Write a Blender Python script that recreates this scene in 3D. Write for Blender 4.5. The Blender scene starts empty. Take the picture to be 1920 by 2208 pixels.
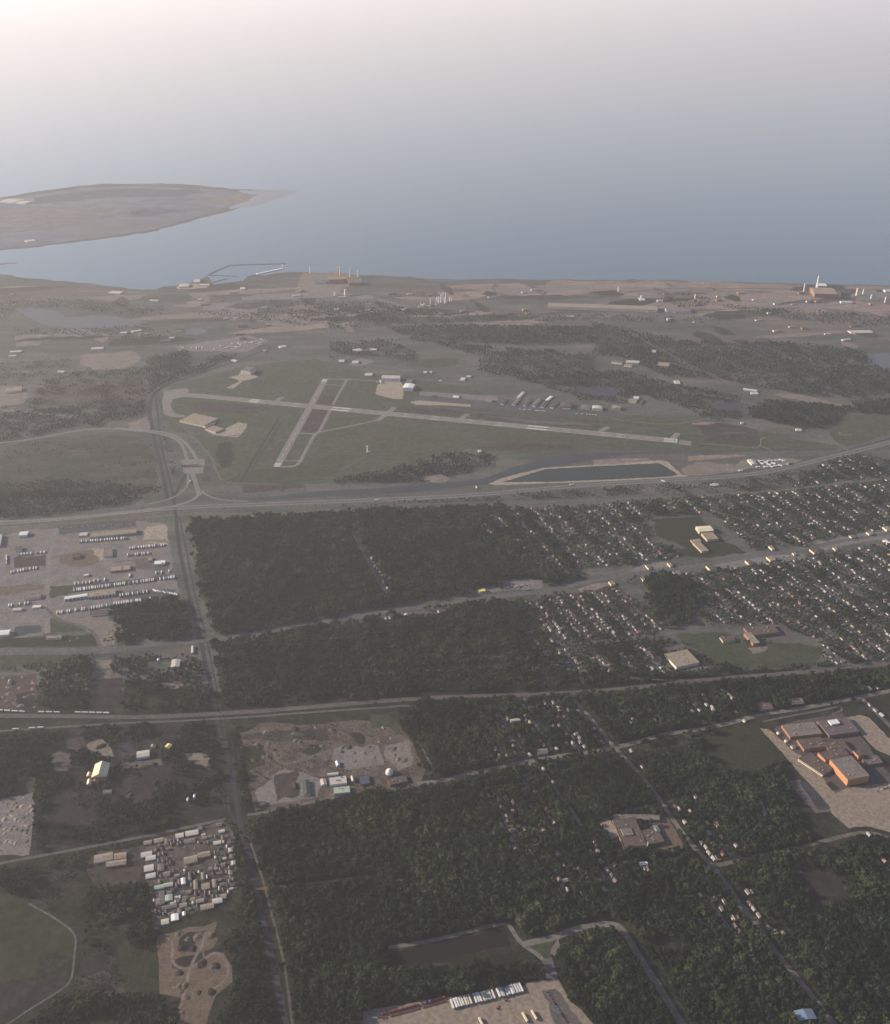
import bpy, bmesh, math, random
import numpy as np
from mathutils import Vector, Matrix, noise
from mathutils.geometry import tessellate_polygon
random.seed(7); rng = np.random.default_rng(7)
sc = bpy.context.scene

# ------------------------------------------------------------------ camera
F, YH, H = 2200.0, -10.0, 1700.0          # focal length in photo pixels, horizon row, flight height in metres
PITCH = math.atan((1104 - YH) / F)
cam = bpy.data.cameras.new('camera'); co = bpy.data.objects.new('camera', cam); sc.collection.objects.link(co)
cam.sensor_fit = 'HORIZONTAL'; cam.sensor_width = 36; cam.lens = 36 * F / 1920
cam.clip_start = 1; cam.clip_end = 500000
co.location = (0, 0, H); co.rotation_euler = (math.pi / 2 - PITCH, 0, 0); sc.camera = co
# ------------------------------------------------------------------ sky and sun
EL, AZ = math.radians(21), math.radians(170)
w = bpy.data.worlds.new('World'); sc.world = w; w.use_nodes = True
nt = w.node_tree; bg = nt.nodes['Background']
sky = nt.nodes.new('ShaderNodeTexSky'); sky.sky_type = 'NISHITA'; sky.sun_disc = False
sky.sun_elevation = EL; sky.sun_rotation = math.pi / 2 - AZ
sky.air_density = 1.0; sky.dust_density = 5.0; sky.altitude = 1700
mx = nt.nodes.new('ShaderNodeMix'); mx.data_type = 'RGBA'; mx.blend_type = 'MULTIPLY'
mx.inputs[0].default_value = 1; mx.inputs[7].default_value = (1.0, .972, 1.07, 1)
nt.links.new(sky.outputs[0], mx.inputs[6]); nt.links.new(mx.outputs[2], bg.inputs[0])
bg.inputs[1].default_value = 0.066
sl = bpy.data.lights.new('sun', 'SUN'); sl.energy = 4.0; sl.angle = math.radians(.5); sl.color = (1, .85, .68)
so = bpy.data.objects.new('sun', sl); sc.collection.objects.link(so)
sd = Vector((math.cos(AZ) * math.cos(EL), math.sin(AZ) * math.cos(EL), math.sin(EL)))
so.rotation_euler = sd.to_track_quat('Z', 'Y').to_euler(); so.location = (-3000, 3000, 2500)
sc.view_settings.view_transform = 'Standard'; sc.view_settings.look = 'None'
sc.view_settings.exposure = 1.24; sc.view_settings.gamma = 1
sc.cycles.max_bounces = 4; sc.cycles.diffuse_bounces = 2; sc.cycles.volume_bounces = 0
sc.cycles.transparent_max_bounces = 8

# ------------------------------------------------------------------ where a point of the ground lies
# regions of the survey: origin and scale of each map sheet
V = dict(A=(0,380,.35714), B=(640,540,.35714), C=(1280,540,.35714), D=(0,680,.35714), E=(0,1060,.35714),
         F=(320,740,.37946), G=(960,740,.37946), H=(1400,860,.29018), I=(1280,1080,.35714), J=(1380,1460,.30134),
         K=(640,1080,.35714), L=(0,1380,.27902), M=(480,1500,.26786), N=(0,1740,.3125), O=(780,1960,.27902),
         P=(880,1500,.33482), Q=(1200,1680,.40179), R=(1640,1500,.15625), S=(480,1760,.42411), T=(1500,700,.23438),
         W=(0,0,1.07143))
cP, sP = math.cos(PITCH), math.sin(PITCH)
def grd(X, Y, z=0.0):
    nx, ny = (X - 960) / F, (1104 - Y) / F
    dz = -sP + ny * cP
    t = (z - H) / min(dz, -.006)
    return (nx * t, (cP + ny * sP) * t)
def ppm(x, y, z=0):      # photo pixels per metre seen across at this spot
    return F / math.sqrt(x * x + y * y + (H - z) ** 2)
def pix(x, y, z=0.0):
    d = y * cP - (z - H) * sP; u = y * sP + (z - H) * cP
    return 960 + F * x / d, 1104 - F * u / d
def W(s, z=0.0):
    out = []; v = V['W']
    for tok in s.split():
        if ':' in tok:
            k, tok = tok.split(':'); v = V[k]
            if not tok: continue
        x, y = map(float, tok.split(','))
        out.append(grd(v[0] + x * v[2], v[1] + y * v[2], z))
    return out
GA = math.radians(15)         # street grid: east
NS = math.radians(108)        # street grid: north

# ------------------------------------------------------------------ materials
MATS = {}
def mat(name, c1, c2=None, size=30, rough=.9, spec=.05, fine=None, stretch=1.0, objrand=0, metal=0, bump=0, c3=None):
    if name in MATS: return MATS[name]
    m = bpy.data.materials.new(name); m.use_nodes = True; t = m.node_tree; b = t.nodes['Principled BSDF']
    b.inputs['Roughness'].default_value = rough; b.inputs['Specular IOR Level'].default_value = spec
    b.inputs['Metallic'].default_value = metal
    if c2 is None: c2 = tuple(v * .8 for v in c1)
    geo = t.nodes.new('ShaderNodeNewGeometry'); mp = t.nodes.new('ShaderNodeMapping')
    mp.inputs['Scale'].default_value = (1 / size / stretch, 1 / size, 1 / size)
    mp.inputs['Rotation'].default_value = (0, 0, -.12)
    nz = t.nodes.new('ShaderNodeTexNoise'); nz.inputs['Scale'].default_value = 1; nz.inputs['Detail'].default_value = 8
    nz.inputs['Roughness'].default_value = .7
    t.links.new(geo.outputs['Position'], mp.inputs[0]); t.links.new(mp.outputs[0], nz.inputs['Vector'])
    cr = t.nodes.new('ShaderNodeValToRGB'); e = cr.color_ramp.elements
    e[0].position = .36; e[0].color = (*c1, 1); e[1].position = .64; e[1].color = (*c2, 1)
    if c3: n3 = e.new(.5); n3.color = (*c3, 1)
    t.links.new(nz.outputs['Fac'], cr.inputs[0]); col = cr.outputs[0]
    if fine:
        n2 = t.nodes.new('ShaderNodeTexNoise'); n2.inputs['Scale'].default_value = 1 / fine; n2.inputs['Detail'].default_value = 3
        t.links.new(geo.outputs['Position'], n2.inputs['Vector'])
        mr = t.nodes.new('ShaderNodeMapRange'); mr.inputs[1].default_value = .3; mr.inputs[2].default_value = .7
        mr.inputs[3].default_value = .72; mr.inputs[4].default_value = 1.28
        t.links.new(n2.outputs['Fac'], mr.inputs[0])
        mu = t.nodes.new('ShaderNodeMix'); mu.data_type = 'RGBA'; mu.blend_type = 'MULTIPLY'; mu.inputs[0].default_value = 1
        t.links.new(col, mu.inputs[6]); t.links.new(mr.outputs[0], mu.inputs[7]); col = mu.outputs[2]
    if objrand:
        oi = t.nodes.new('ShaderNodeObjectInfo'); mr = t.nodes.new('ShaderNodeMapRange')
        mr.inputs[3].default_value = 1 - objrand; mr.inputs[4].default_value = 1 + objrand
        t.links.new(oi.outputs['Random'], mr.inputs[0])
        mu = t.nodes.new('ShaderNodeMix'); mu.data_type = 'RGBA'; mu.blend_type = 'MULTIPLY'; mu.inputs[0].default_value = 1
        t.links.new(col, mu.inputs[6]); t.links.new(mr.outputs[0], mu.inputs[7]); col = mu.outputs[2]
    t.links.new(col, b.inputs['Base Color'])
    if bump:
        bp = t.nodes.new('ShaderNodeBump'); bp.inputs['Strength'].default_value = bump; bp.inputs['Distance'].default_value = size * .05
        t.links.new(nz.outputs['Fac'], bp.inputs['Height']); t.links.new(bp.outputs[0], b.inputs['Normal'])
    MATS[name] = m; return m
m_ground = mat('scrub ground', (.042,.050,.045), (.105,.099,.092), 150, fine=14, stretch=3.2, c3=(.066,.070,.060))
m_marsh  = mat('marsh', (.030,.038,.031), (.075,.071,.060), 110, fine=12, stretch=2.5, c3=(0.047,0.045,0.035))
m_grass  = mat('mown grass', (.042,.054,.030), (.060,.063,.045), 120, fine=25, stretch=1.6)
m_green  = mat('green field', (0.033,0.043,0.024), (0.048,0.054,0.035), 60, fine=15)
m_dgreen = mat('rough grass', (0.017,0.023,0.012), (0.034,0.033,0.022), 30, fine=7)
m_dirt   = mat('bare dirt', (.115,.098,.085), (.17,.145,.125), 40, fine=8)
m_lot    = mat('yard gravel', (0.107,0.100,0.099), (0.163,0.150,0.143), 45, fine=7)
m_red    = mat('reddish slag', (.135,.105,.09), (.21,.165,.14), 90, fine=20, stretch=2)
m_dark   = mat('dark soil', (.016,.016,.016), (.036,.031,.030), 40, fine=9)
m_brown  = mat('brown scrub', (0.025,0.025,0.022), (0.067,0.054,0.050), 28, fine=6)
m_sand   = mat('sand', (.13,.10,.072), (.075,.06,.047), 18, fine=4)
m_street = mat('pale street', (.145,.13,.115), (.10,.095,.085), 50, fine=9)
m_verge = mat('pale verge', (.085,.088,.075), (.06,.062,.052), 40, fine=8)
m_hway = mat('highway asphalt', (.125,.122,.125), (.10,.10,.104), 50, fine=9)
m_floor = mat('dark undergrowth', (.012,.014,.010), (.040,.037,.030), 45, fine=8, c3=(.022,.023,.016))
m_field = mat('olive field', (.024,.028,.014), (.034,.035,.020), 90, fine=20)
m_pale   = mat('pale concrete', (.259,.223,.173), (.202,.176,.144), 50, fine=10)
m_conc   = mat('runway concrete', (.165,.155,.14), (.135,.128,.12), 60, fine=9, stretch=2)
m_asph   = mat('asphalt', (0.052,0.053,0.056), (0.073,0.071,0.075), 60, fine=9)
m_road   = mat('worn road', (0.100,0.097,0.095), (0.071,0.072,0.075), 60, fine=10)
m_track  = mat('dirt track', (0.121,0.108,0.089), (0.075,0.074,0.058), 30, fine=8)
m_rail   = mat('rail ballast', (.028,.028,.036), (.046,.045,.05), 30, fine=6)
m_ralt   = mat('old rail bed', (0.101,0.088,0.083), (0.063,0.061,0.059), 40, fine=8)
m_schoolyard = mat('school paving', (.20,.165,.13), (.175,.145,.12), 50, fine=9)
m_paint  = mat('runway paint', (.48,.47,.45), (.34,.33,.31), 9)
m_white  = mat('white metal', (.60,.60,.58), (.50,.50,.49), 6, .5, .4, objrand=.15)
m_lgrey  = mat('light grey metal', (.40,.41,.42), (.5,.5,.5), 6, .5, .4, objrand=.2)
m_hwhite = mat('house white', (.50,.49,.47), (.38,.37,.36), 3, .6, .2)
m_cream  = mat('cream cladding', (.62,.54,.38), (.5,.44,.32), 8, .7, .2)
m_brick  = mat('orange brick', (.42,.20,.10), (.34,.17,.09), 7)
m_brickd = mat('brown brick', (.22,.115,.075), (.28,.16,.11), 8)
m_roofg  = mat('grey roof felt', (.124,.108,.100), (.160,.140,.128), 14, fine=4)
m_roofb  = mat('brown roof felt', (.075,.058,.054), (.101,.079,.071), 12, fine=4)
m_roofl  = mat('pale roof sheet', (.42,.40,.36), (.33,.31,.29), 12)
m_roofc  = mat('tan roof', (.243,.203,.153), (.198,.167,.135), 12, fine=4)
m_glass  = mat('window glass', (.03,.04,.05), (.05,.06,.07), 3, .15, .5)
m_redp   = mat('red paint', (.20,.055,.05), (.15,.06,.06), 3, .5, .3, objrand=.25)
m_blue   = mat('faded blue', (.12,.17,.26), (.16,.2,.26), 5, .6)
m_green2 = mat('pale green sheet', (.30,.36,.27), (.25,.3,.25), 5, .6)
m_yellow = mat('yellow sheet', (.60,.55,.16), (.5,.45,.15), 5, .6)
m_tyre   = mat('dark rubber', (.02,.02,.02), (.03,.03,.03), 1)
m_bark   = mat('bark', (.07,.055,.04), (.045,.036,.028), 1)
def water(name, c, r, bump=.0):
    m = mat(name, c, tuple(v * 1.12 for v in c), 900, r, .5 if r < .5 else .12, stretch=3)
    if bump:
        t = m.node_tree; b = t.nodes['Principled BSDF']; g = t.nodes.new('ShaderNodeNewGeometry')
        n = t.nodes.new('ShaderNodeTexNoise'); n.inputs['Scale'].default_value = .05; n.inputs['Detail'].default_value = 4
        p = t.nodes.new('ShaderNodeBump'); p.inputs['Strength'].default_value = bump; p.inputs['Distance'].default_value = 2
        t.links.new(g.outputs['Position'], n.inputs['Vector']); t.links.new(n.outputs['Fac'], p.inputs['Height']); t.links.new(p.outputs[0], b.inputs['Normal'])
    return m
m_lake  = water('lake water', (.045,.082,.095), .13, .12)
m_river = water('river water', (.035,.04,.048), .7)
m_pond  = water('pond water', (.026,.036,.038), .7)
m_wet   = water('shallow water', (.075,.083,.095), .7)
def foliage(name, a, b_, c):
    m = bpy.data.materials.new(name); m.use_nodes = True; t = m.node_tree; b = t.nodes['Principled BSDF']
    b.inputs['Roughness'].default_value = .85; b.inputs['Specular IOR Level'].default_value = .08
    oi = t.nodes.new('ShaderNodeObjectInfo'); g = t.nodes.new('ShaderNodeNewGeometry')
    n = t.nodes.new('ShaderNodeTexNoise'); n.inputs['Scale'].default_value = 1 / 55; n.inputs['Detail'].default_value = 3
    t.links.new(g.outputs['Position'], n.inputs['Vector'])
    ad = t.nodes.new('ShaderNodeMath'); ad.operation = 'MULTIPLY_ADD'; ad.inputs[1].default_value = .55
    s = t.nodes.new('ShaderNodeMath'); s.operation = 'MULTIPLY_ADD'; s.inputs[1].default_value = 1.3; s.inputs[2].default_value = -.4
    n2 = t.nodes.new('ShaderNodeTexNoise'); n2.inputs['Scale'].default_value = 1 / 260; n2.inputs['Detail'].default_value = 2
    t.links.new(g.outputs['Position'], n2.inputs['Vector'])
    s2 = t.nodes.new('ShaderNodeMath'); s2.operation = 'MULTIPLY_ADD'; s2.inputs[1].default_value = 1.3; s2.inputs[2].default_value = -.65
    t.links.new(n2.outputs['Fac'], s2.inputs[0]); s3 = t.nodes.new('ShaderNodeMath'); t.links.new(s.outputs[0], s3.inputs[0]); t.links.new(s2.outputs[0], s3.inputs[1])
    t.links.new(oi.outputs['Random'], ad.inputs[0]); t.links.new(n.outputs['Fac'], s.inputs[0]); t.links.new(s3.outputs[0], ad.inputs[2])
    cr = t.nodes.new('ShaderNodeValToRGB'); e = cr.color_ramp.elements
    e[0].position = .1; e[0].color = (*a, 1); e[1].position = .95; e[1].color = (*c, 1); k = e.new(.55); k.color = (*b_, 1)
    t.links.new(ad.outputs[0], cr.inputs[0]); t.links.new(cr.outputs[0], b.inputs['Base Color'])
    return m
m_leaf = foliage('leaves', (.007,.013,.008), (.015,.026,.014), (.050,.063,.028))

# ------------------------------------------------------------------ small helpers
def tag(o, label=None, cat=None, group=None, kind=None):
    if label: o['label'] = label
    if cat: o['category'] = cat
    if group: o['group'] = group
    if kind: o['kind'] = kind
    return o
def link(o, parent=None):
    sc.collection.objects.link(o)
    if parent: o.parent = parent
    return o
def empty(name, loc, rz=0, label=None, cat=None, group=None):
    o = bpy.data.objects.new(name, None); o.empty_display_size = 3
    o.location = loc; o.rotation_euler = (0, 0, rz); link(o); return tag(o, label, cat, group)
class MB:
    """collects boxes, prisms, tubes into one mesh"""
    def __init__(s): s.v = []; s.f = []; s.m = []
    def add(s, vs, fs, mi=0):
        k = len(s.v); s.v += [tuple(v) for v in vs]; s.f += [tuple(i + k for i in f) for f in fs]; s.m += [mi] * len(fs)
    def box(s, x0, x1, y0, y1, z0, z1, mi=0):
        s.add([(x0,y0,z0),(x1,y0,z0),(x1,y1,z0),(x0,y1,z0),(x0,y0,z1),(x1,y0,z1),(x1,y1,z1),(x0,y1,z1)],
              [(0,3,2,1),(4,5,6,7),(0,1,5,4),(1,2,6,5),(2,3,7,6),(3,0,4,7)], mi)
    def prism(s, poly, z0, z1, mi=0, caps=True):
        n = len(poly); vs = [(x, y, z0) for x, y in poly] + [(x, y, z1) for x, y in poly]
        fs = [(i, (i + 1) % n, n + (i + 1) % n, n + i) for i in range(n)]
        if caps: fs += [tuple(range(n, 2 * n)), tuple(range(n - 1, -1, -1))]
        s.add(vs, fs, mi)
    def gable(s, x0, x1, y0, y1, z0, z1, mi=0, over=.4):    # ridge along y
        xm = (x0 + x1) / 2; y0 -= over; y1 += over; x0 -= over; x1 += over
        s.add([(x0,y0,z0),(x1,y0,z0),(xm,y0,z1),(x0,y1,z0),(x1,y1,z0),(xm,y1,z1)],
              [(0,1,2),(5,4,3),(0,2,5,3),(1,4,5,2),(0,3,4,1)], mi)
    def arch(s, x0, x1, y0, y1, z0, z1, mi=0, n=8):         # barrel along y
        pr = [(x0 + (x1 - x0) * (.5 - .5 * math.cos(math.pi * i / n)), z0 + (z1 - z0) * math.sin(math.pi * i / n)) for i in range(n + 1)]
        vs = [(x, y0, z) for x, z in pr] + [(x, y1, z) for x, z in pr]; k = n + 1
        fs = [(i, i + 1, k + i + 1, k + i) for i in range(n)] + [tuple(range(k - 1, -1, -1)), tuple(range(k, 2 * k))]
        s.add(vs, fs, mi)
    def tube(s, a, b, r0, r1=None, n=8, mi=0):
        a, b = Vector(a), Vector(b); r1 = r0 if r1 is None else r1
        q = (b - a).to_track_quat('Z', 'Y'); vs = []
        for p, r in ((a, r0), (b, r1)):
            for i in range(n):
                t = 2 * math.pi * i / n; vs.append(p + q @ Vector((r * math.cos(t), r * math.sin(t), 0)))
        s.add(vs, [(i, (i + 1) % n, n + (i + 1) % n, n + i) for i in range(n)] + [tuple(range(n - 1, -1, -1)), tuple(range(n, 2 * n))], mi)
    def mesh(s, name, mats):
        me = bpy.data.meshes.new(name); me.from_pydata(s.v, [], s.f); me.polygons.foreach_set('material_index', s.m)
        for m in (mats if isinstance(mats, (list, tuple)) else [mats]): me.materials.append(m)
        me.update(); return me
    def build(s, name, mats, parent=None):
        return link(bpy.data.objects.new(name, s.mesh(name, mats)), parent)

EXC = []      # ground kept free of trees: ('poly', pts) or ('line', pts, half width)
LZ = [.02, .08, .12, .16, .20, .24, .28, .32, .55]
def dense(p, step, jit, seed, closed=True):
    out = []; n = len(p)
    for i in range(n if closed else n - 1):
        a, b = p[i], p[(i + 1) % n]; L = math.dist(a, b); k = max(1, min(40, int(L / step)))
        for j in range(k):
            t = j / k; x = a[0] + (b[0] - a[0]) * t; y = a[1] + (b[1] - a[1]) * t
            if jit and j:
                x += jit * noise.noise((x / step / 1.3, y / step / 1.3, seed)) * 2; y += jit * noise.noise((x / step / 1.3, y / step / 1.3, seed + 9)) * 2
            out.append((x, y))
    return out
NP = 0
def patch(name, label, s, lay, m, jit=4, free=True, kind='structure', step=None, pts=None):
    global NP; NP += 1
    p0 = pts or W(s); p = dense(p0, step or max(12, jit * 3), jit, NP * 3.7)
    tri = tessellate_polygon([[Vector((x, y, 0)) for x, y in p]])
    z = LZ[lay] + NP * 1.5e-4
    me = bpy.data.meshes.new(name); me.from_pydata([(x, y, z) for x, y in p], [], [tuple(t) for t in tri]); me.materials.append(m)
    bm = bmesh.new(); bm.from_mesh(me)
    for f in bm.faces:
        if f.normal.z < 0: f.normal_flip()
    bm.to_mesh(me); bm.free()
    o = link(bpy.data.objects.new(name, me)); tag(o, label, name.split('_')[-1], None, kind)
    if free: EXC.append(('poly', p0))
    return o
def smooth(p, it=2):
    for _ in range(it):
        q = [p[0]]
        for a, b in zip(p, p[1:]):
            q += [(a[0] * .75 + b[0] * .25, a[1] * .75 + b[1] * .25), (a[0] * .25 + b[0] * .75, a[1] * .25 + b[1] * .75)]
        p = q + [p[-1]]
    return p
def ribbon(p, wd, z):
    vs = []; n = len(p)
    for i in range(n):
        a, b = p[max(0, i - 1)], p[min(n - 1, i + 1)]; L = math.dist(a, b) or 1
        nx, ny = -(b[1] - a[1]) / L * wd / 2, (b[0] - a[0]) / L * wd / 2
        vs += [(p[i][0] + nx, p[i][1] + ny, z), (p[i][0] - nx, p[i][1] - ny, z)]
    return vs, [(2 * i, 2 * i + 1, 2 * i + 3, 2 * i + 2) for i in range(n - 1)]
def road(name, label, s, wd, m, lay=4, it=2, free=True, line=False, pts=None):
    global NP; NP += 1
    p = smooth(pts or W(s), it); vs, fs = ribbon(p, wd, LZ[lay] + NP * 1.5e-4)
    mb = MB(); mb.add(vs, fs); o = mb.build(name, m); tag(o, label, name.split('_')[-1], None, 'structure')
    if line:
        vs, fs = ribbon(p, .5, LZ[lay] + .04 + NP * 1.5e-4); mb = MB(); mb.add(vs, fs); mb.build('centre_line', m_paint, o)
    if free: EXC.append(('line', p, wd / 2 + (3 if free is True else free)))
    return o
# ------------------------------------------------------------------ ground, lake
g = MB(); g.add([(-160e3,-6e3,0),(160e3,-6e3,0),(160e3,12e3,0),(-160e3,12e3,0)], [(0,1,2,3)])
tag(g.build('ground', m_ground), 'flat scrubby land between the lake and the woods', 'ground', None, 'structure')
coast = W("A:-2200,150 -900,140 0,128 180,98 400,68 600,46 850,44 1100,46 1300,66 1480,78 1600,84 1680,96 1660,116 1560,158 1430,196 1280,236 1100,285 880,345 640,375 430,402 250,425 0,448 -200,470 -260,500 0,525 110,522 0,535 -120,560 0,592 160,616 400,632 600,655 780,680 940,684 1060,662 1160,640 1240,610 1275,590 1290,596 1250,604 1290,652 1400,640 1470,630 1500,600 1550,592 1590,600 1760,578 B:0,130 180,135 390,150 520,150 740,168 900,172 1060,176 1300,172 1792,178 C:100,178 400,182 800,188 1100,196 1400,205 1792,212 2400,222 6000,240")
lake = [(-150e3, 60e3)] + coast + [(150e3, 15e3), (150e3, 215e3), (-150e3, 215e3)]
lp = dense(coast, 70, 30, 1.1, False)
lp = [(-155e3, lp[0][1] * 1.02)] + lp + [coast[-1], (155e3, coast[-1][1]), (155e3, 215e3), (-155e3, 215e3)]
tri = tessellate_polygon([[Vector((x, y, 0)) for x, y in lp]])
me = bpy.data.meshes.new('lake'); me.from_pydata([(x, y, .48) for x, y in lp], [], [tuple(t)[::-1] for t in tri]); me.materials.append(m_lake)
bm = bmesh.new(); bm.from_mesh(me)
for f in bm.faces:
    if f.normal.z < 0: f.normal_flip()
bm.to_mesh(me); bm.free()
tag(link(bpy.data.objects.new('lake', me)), 'wide hazy blue lake reaching to the horizon', 'lake', None, 'structure')

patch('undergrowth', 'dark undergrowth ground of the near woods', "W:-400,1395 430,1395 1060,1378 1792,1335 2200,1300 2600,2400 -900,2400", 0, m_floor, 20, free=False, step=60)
patch('shoal', 'faint pale shoal trailing from the headland tip', "A:1440,84 1600,80 1780,88 1810,100 1700,130 1560,176 1440,190 1380,200 1500,150 1560,110", 8, mat('shoal water', (.13,.145,.16), (.16,.17,.18), 500, .4, .4), 40, free=False)
# ------------------------------------------------------------------ land cover, far to near
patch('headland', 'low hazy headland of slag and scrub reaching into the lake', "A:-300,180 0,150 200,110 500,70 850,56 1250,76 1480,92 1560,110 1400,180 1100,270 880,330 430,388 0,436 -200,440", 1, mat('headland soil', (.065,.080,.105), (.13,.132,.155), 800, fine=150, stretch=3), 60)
patch('slag_ground', 'pinkish slag strip along the headland shore', "A:400,330 640,270 860,270 1100,250 1180,240 1000,290 800,335 500,372 300,350", 2, mat('headland slag', (.085,.085,.10), (.13,.12,.125), 300), 40)
patch('slag_ground', 'pale spit at the outer tip of the headland', "A:1100,150 1300,130 1500,92 1600,88 1660,100 1640,120 1540,162 1420,186 1250,172", 2, mat('pale spit', (0.136,0.124,0.124), (0.105,0.102,0.105), 300, fine=50), 30)
patch('sand_spit', 'grey bank at the inner end of the bay', "A:-200,560 0,528 90,526 60,540 0,560", 2, m_ralt, 10)
patch('beach', 'pinkish sand strip along the right shore of the lake', "B:1540,180 C:100,182 400,186 800,192 1250,210 1792,218 2300,230 2300,300 1792,262 1250,250 900,240 600,235 300,240 0,262 B:1600,250 1500,215", 1, m_red, 25)
patch('slag_ground', 'pinkish works ground behind the white process columns', "B:890,215 1200,195 1500,215 1560,235 1480,285 1250,262 1100,285 1010,262 930,300 850,260", 1, m_red, 20)
patch('slag_ground', 'pale mill ground at the shore by the steelworks', "B:40,135 200,125 390,140 395,200 300,220 200,270 60,290 0,280 0,200", 1, m_dirt, 15)
patch('slag_ground', 'brown strip between the shore rail lines', "C:740,258 1200,262 1560,300 1792,330 1792,380 1300,340 1000,330 760,290", 2, m_red, 14)
patch('industrial_ground', 'brown industrial flats below the shore on the right', "C:0,300 500,240 1300,270 1792,300 2100,340 2100,560 1792,540 1200,500 600,440 0,400", 1, mat('flats', (.055,.058,.055), (.125,.11,.098), 160, fine=20, stretch=4), 25, free=False)
patch('industrial_ground', 'streaked rail flats left of the woods', "B:0,290 300,270 700,330 1100,350 1792,370 1792,440 1200,445 600,450 300,490 0,500", 1, mat('flats2', (.055,.058,.055), (.115,.105,.094), 140, fine=20, stretch=5), 25, free=False)
patch('pit', 'tan flat field beside the bay', "A:350,708 480,688 660,700 760,718 900,712 820,745 660,752", 1, m_dirt, 8)
patch('grass_field', 'pale green verge by the harbour', "A:1190,660 1400,645 1500,655 1440,680 1250,690", 1, m_green, 6)
patch('works_ground', 'pale quay around the casino boat', "A:1060,670 1100,650 1250,650 1270,660 1200,690 1100,692", 2, m_pale, 6)
patch('works_ground', 'grey industrial yard with a row of pale roofs', "A:1040,780 1300,765 1430,760 1420,805 1250,812", 1, m_lot, 10)
patch('lagoon', 'long grey lagoon behind the shore on the left', "A:95,800 200,795 330,810 400,850 500,845 640,840 800,860 925,892 740,906 640,916 500,915 370,908 260,895 180,856", 2, m_wet, 8)
patch('pond', 'small pale pond right of the lagoon', "A:1110,930 1170,915 1250,925 1255,940 1190,958 1120,950", 2, m_wet, 5)
patch('pond', 'thin pale pond just behind the shore', "B:740,168 900,174 1060,176 1000,184 940,192 800,184", 2, m_wet, 6)
patch('sports_ground', 'pale pinkish square lot left of the lagoon road', "D:88,122 255,112 245,180 95,188", 1, m_lot, 5)
patch('dirt_lot', 'pinkish bare ground beside the left avenue', "D:490,235 800,215 850,260 760,320 560,330 480,290", 1, m_dirt, 12)
patch('dirt_lot', 'pinkish bare ground at the far left edge', "D:-60,430 130,425 170,480 150,530 -60,560", 1, m_dirt, 12)
patch('scrub_field', 'brown scrub left of the rail curve', "D:200,440 500,400 860,380 880,520 700,560 450,560 200,540", 1, mat('brownish', (0.053,0.046,0.038), (0.077,0.065,0.056), 90, fine=15, stretch=2), 18, free=False)
patch('meadow', 'olive marsh meadow left of the toll plaza', "D:20,790 300,740 640,715 860,740 930,830 960,1000 900,1060 500,1050 100,1060 0,1040 -60,900", 1, m_marsh, 18, free=False)
patch('meadow', 'dusty tan corner of the rail junction', "D:770,650 890,610 930,680 850,692 770,690", 2, m_dirt, 8)
patch('trailer_yard', 'grey yard packed with white trailers behind the airport', "D:1060,190 1350,140 1500,120 1620,155 1490,220 1250,215 1080,215", 1, m_lot, 8)
patch('storage_ground', 'narrow grey storage strip behind the airport', "D:1500,215 1690,165 1740,180 1580,225", 2, m_asph, 5)
# airport
patch('airfield_grass', 'mown green brown grass of the airfield', "W:318,800 345,778 400,762 480,740 560,728 640,722 700,742 860,768 940,778 1000,805 1200,826 1330,840 1500,866 1700,900 1640,906 1370,912 1190,903 1100,915 940,903 870,918 780,948 700,962 640,975 520,976 462,975 440,960 430,920 395,882 345,862 322,830", 1, m_grass, 12)
patch('airfield_grass', 'greener lawn at the near end of the cross runway', "F:520,740 700,715 900,690 1000,640 1180,610 1100,700 980,780 760,800 420,795", 2, m_green, 12)
patch('dirt_lot', 'tan bare strip beside the canal', "F:520,815 850,800 900,815 760,835 540,850", 2, m_brown, 8)
patch('dirt_lot', 'tan clearing in the canal woods', "F:1540,760 1650,740 1710,770 1690,790 1580,790", 2, m_dirt, 6)
patch('rubble_field', 'reddish rubble area right of the runway end', "G:1400,455 1520,448 1620,470 1560,495 1450,500", 2, m_red, 8)
patch('rough_field', 'brown rough ground right of the runway end', "H:330,190 560,175 800,230 850,340 700,350 420,310", 2, m_brown, 12)
patch('airfield_grass', 'brown infield between runway and apron', "G:150,400 400,412 880,440 890,475 640,470 200,430", 2, m_brown, 8)
patch('airfield_grass', 'brown infield left of the apron', "B:600,945 960,960 1010,975 980,1000 620,970", 2, m_brown, 8)
patch('apron', 'long dark asphalt apron in front of the hangars', "B:645,880 680,900 760,850 900,855 1110,868 1250,895 1560,945 1792,985 G:1000,392 1008,425 900,425 650,410 400,384 150,366 B:1000,932 680,905", 2, m_asph, 0)
patch('apron', 'pale concrete apron before the two white hangars', "F:1303,235 1332,215 1430,215 1450,240 1452,280 1445,317 1385,316 1290,290", 3, m_pale, 0)
patch('taxi_strip', 'pale concrete strip on the dark apron', "B:685,915 740,905 820,912 1050,930 1050,945 900,935 800,935 720,932", 3, m_pale, 0)
patch('apron', 'pale apron with a curved taxi link at the small base', "D:1380,372 1440,360 1450,345 1515,345 1560,372 1500,390 1468,395 1420,435 1405,443 1365,438 1440,402 1440,390", 3, m_pale, 0)
patch('apron', 'broad grey run up pad at the left end of the main runway', "F:88,275 150,262 215,255 235,270 215,282 300,292 300,312 200,305 140,318 125,350 140,385 165,402 215,410 200,422 120,418 85,400 78,330", 3, m_conc, 0)
patch('yard', 'pale forecourt right of the cream terminal', "D:1350,690 1440,645 1495,655 1480,690 1440,735 1380,735 1290,720 1250,700", 3, m_pale, 4)
patch('car_park', 'grey forecourt around the cream terminal', "D:1080,650 1140,660 1250,690 1320,720 1300,735 1180,700 1090,672", 2, m_asph, 3)
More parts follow.
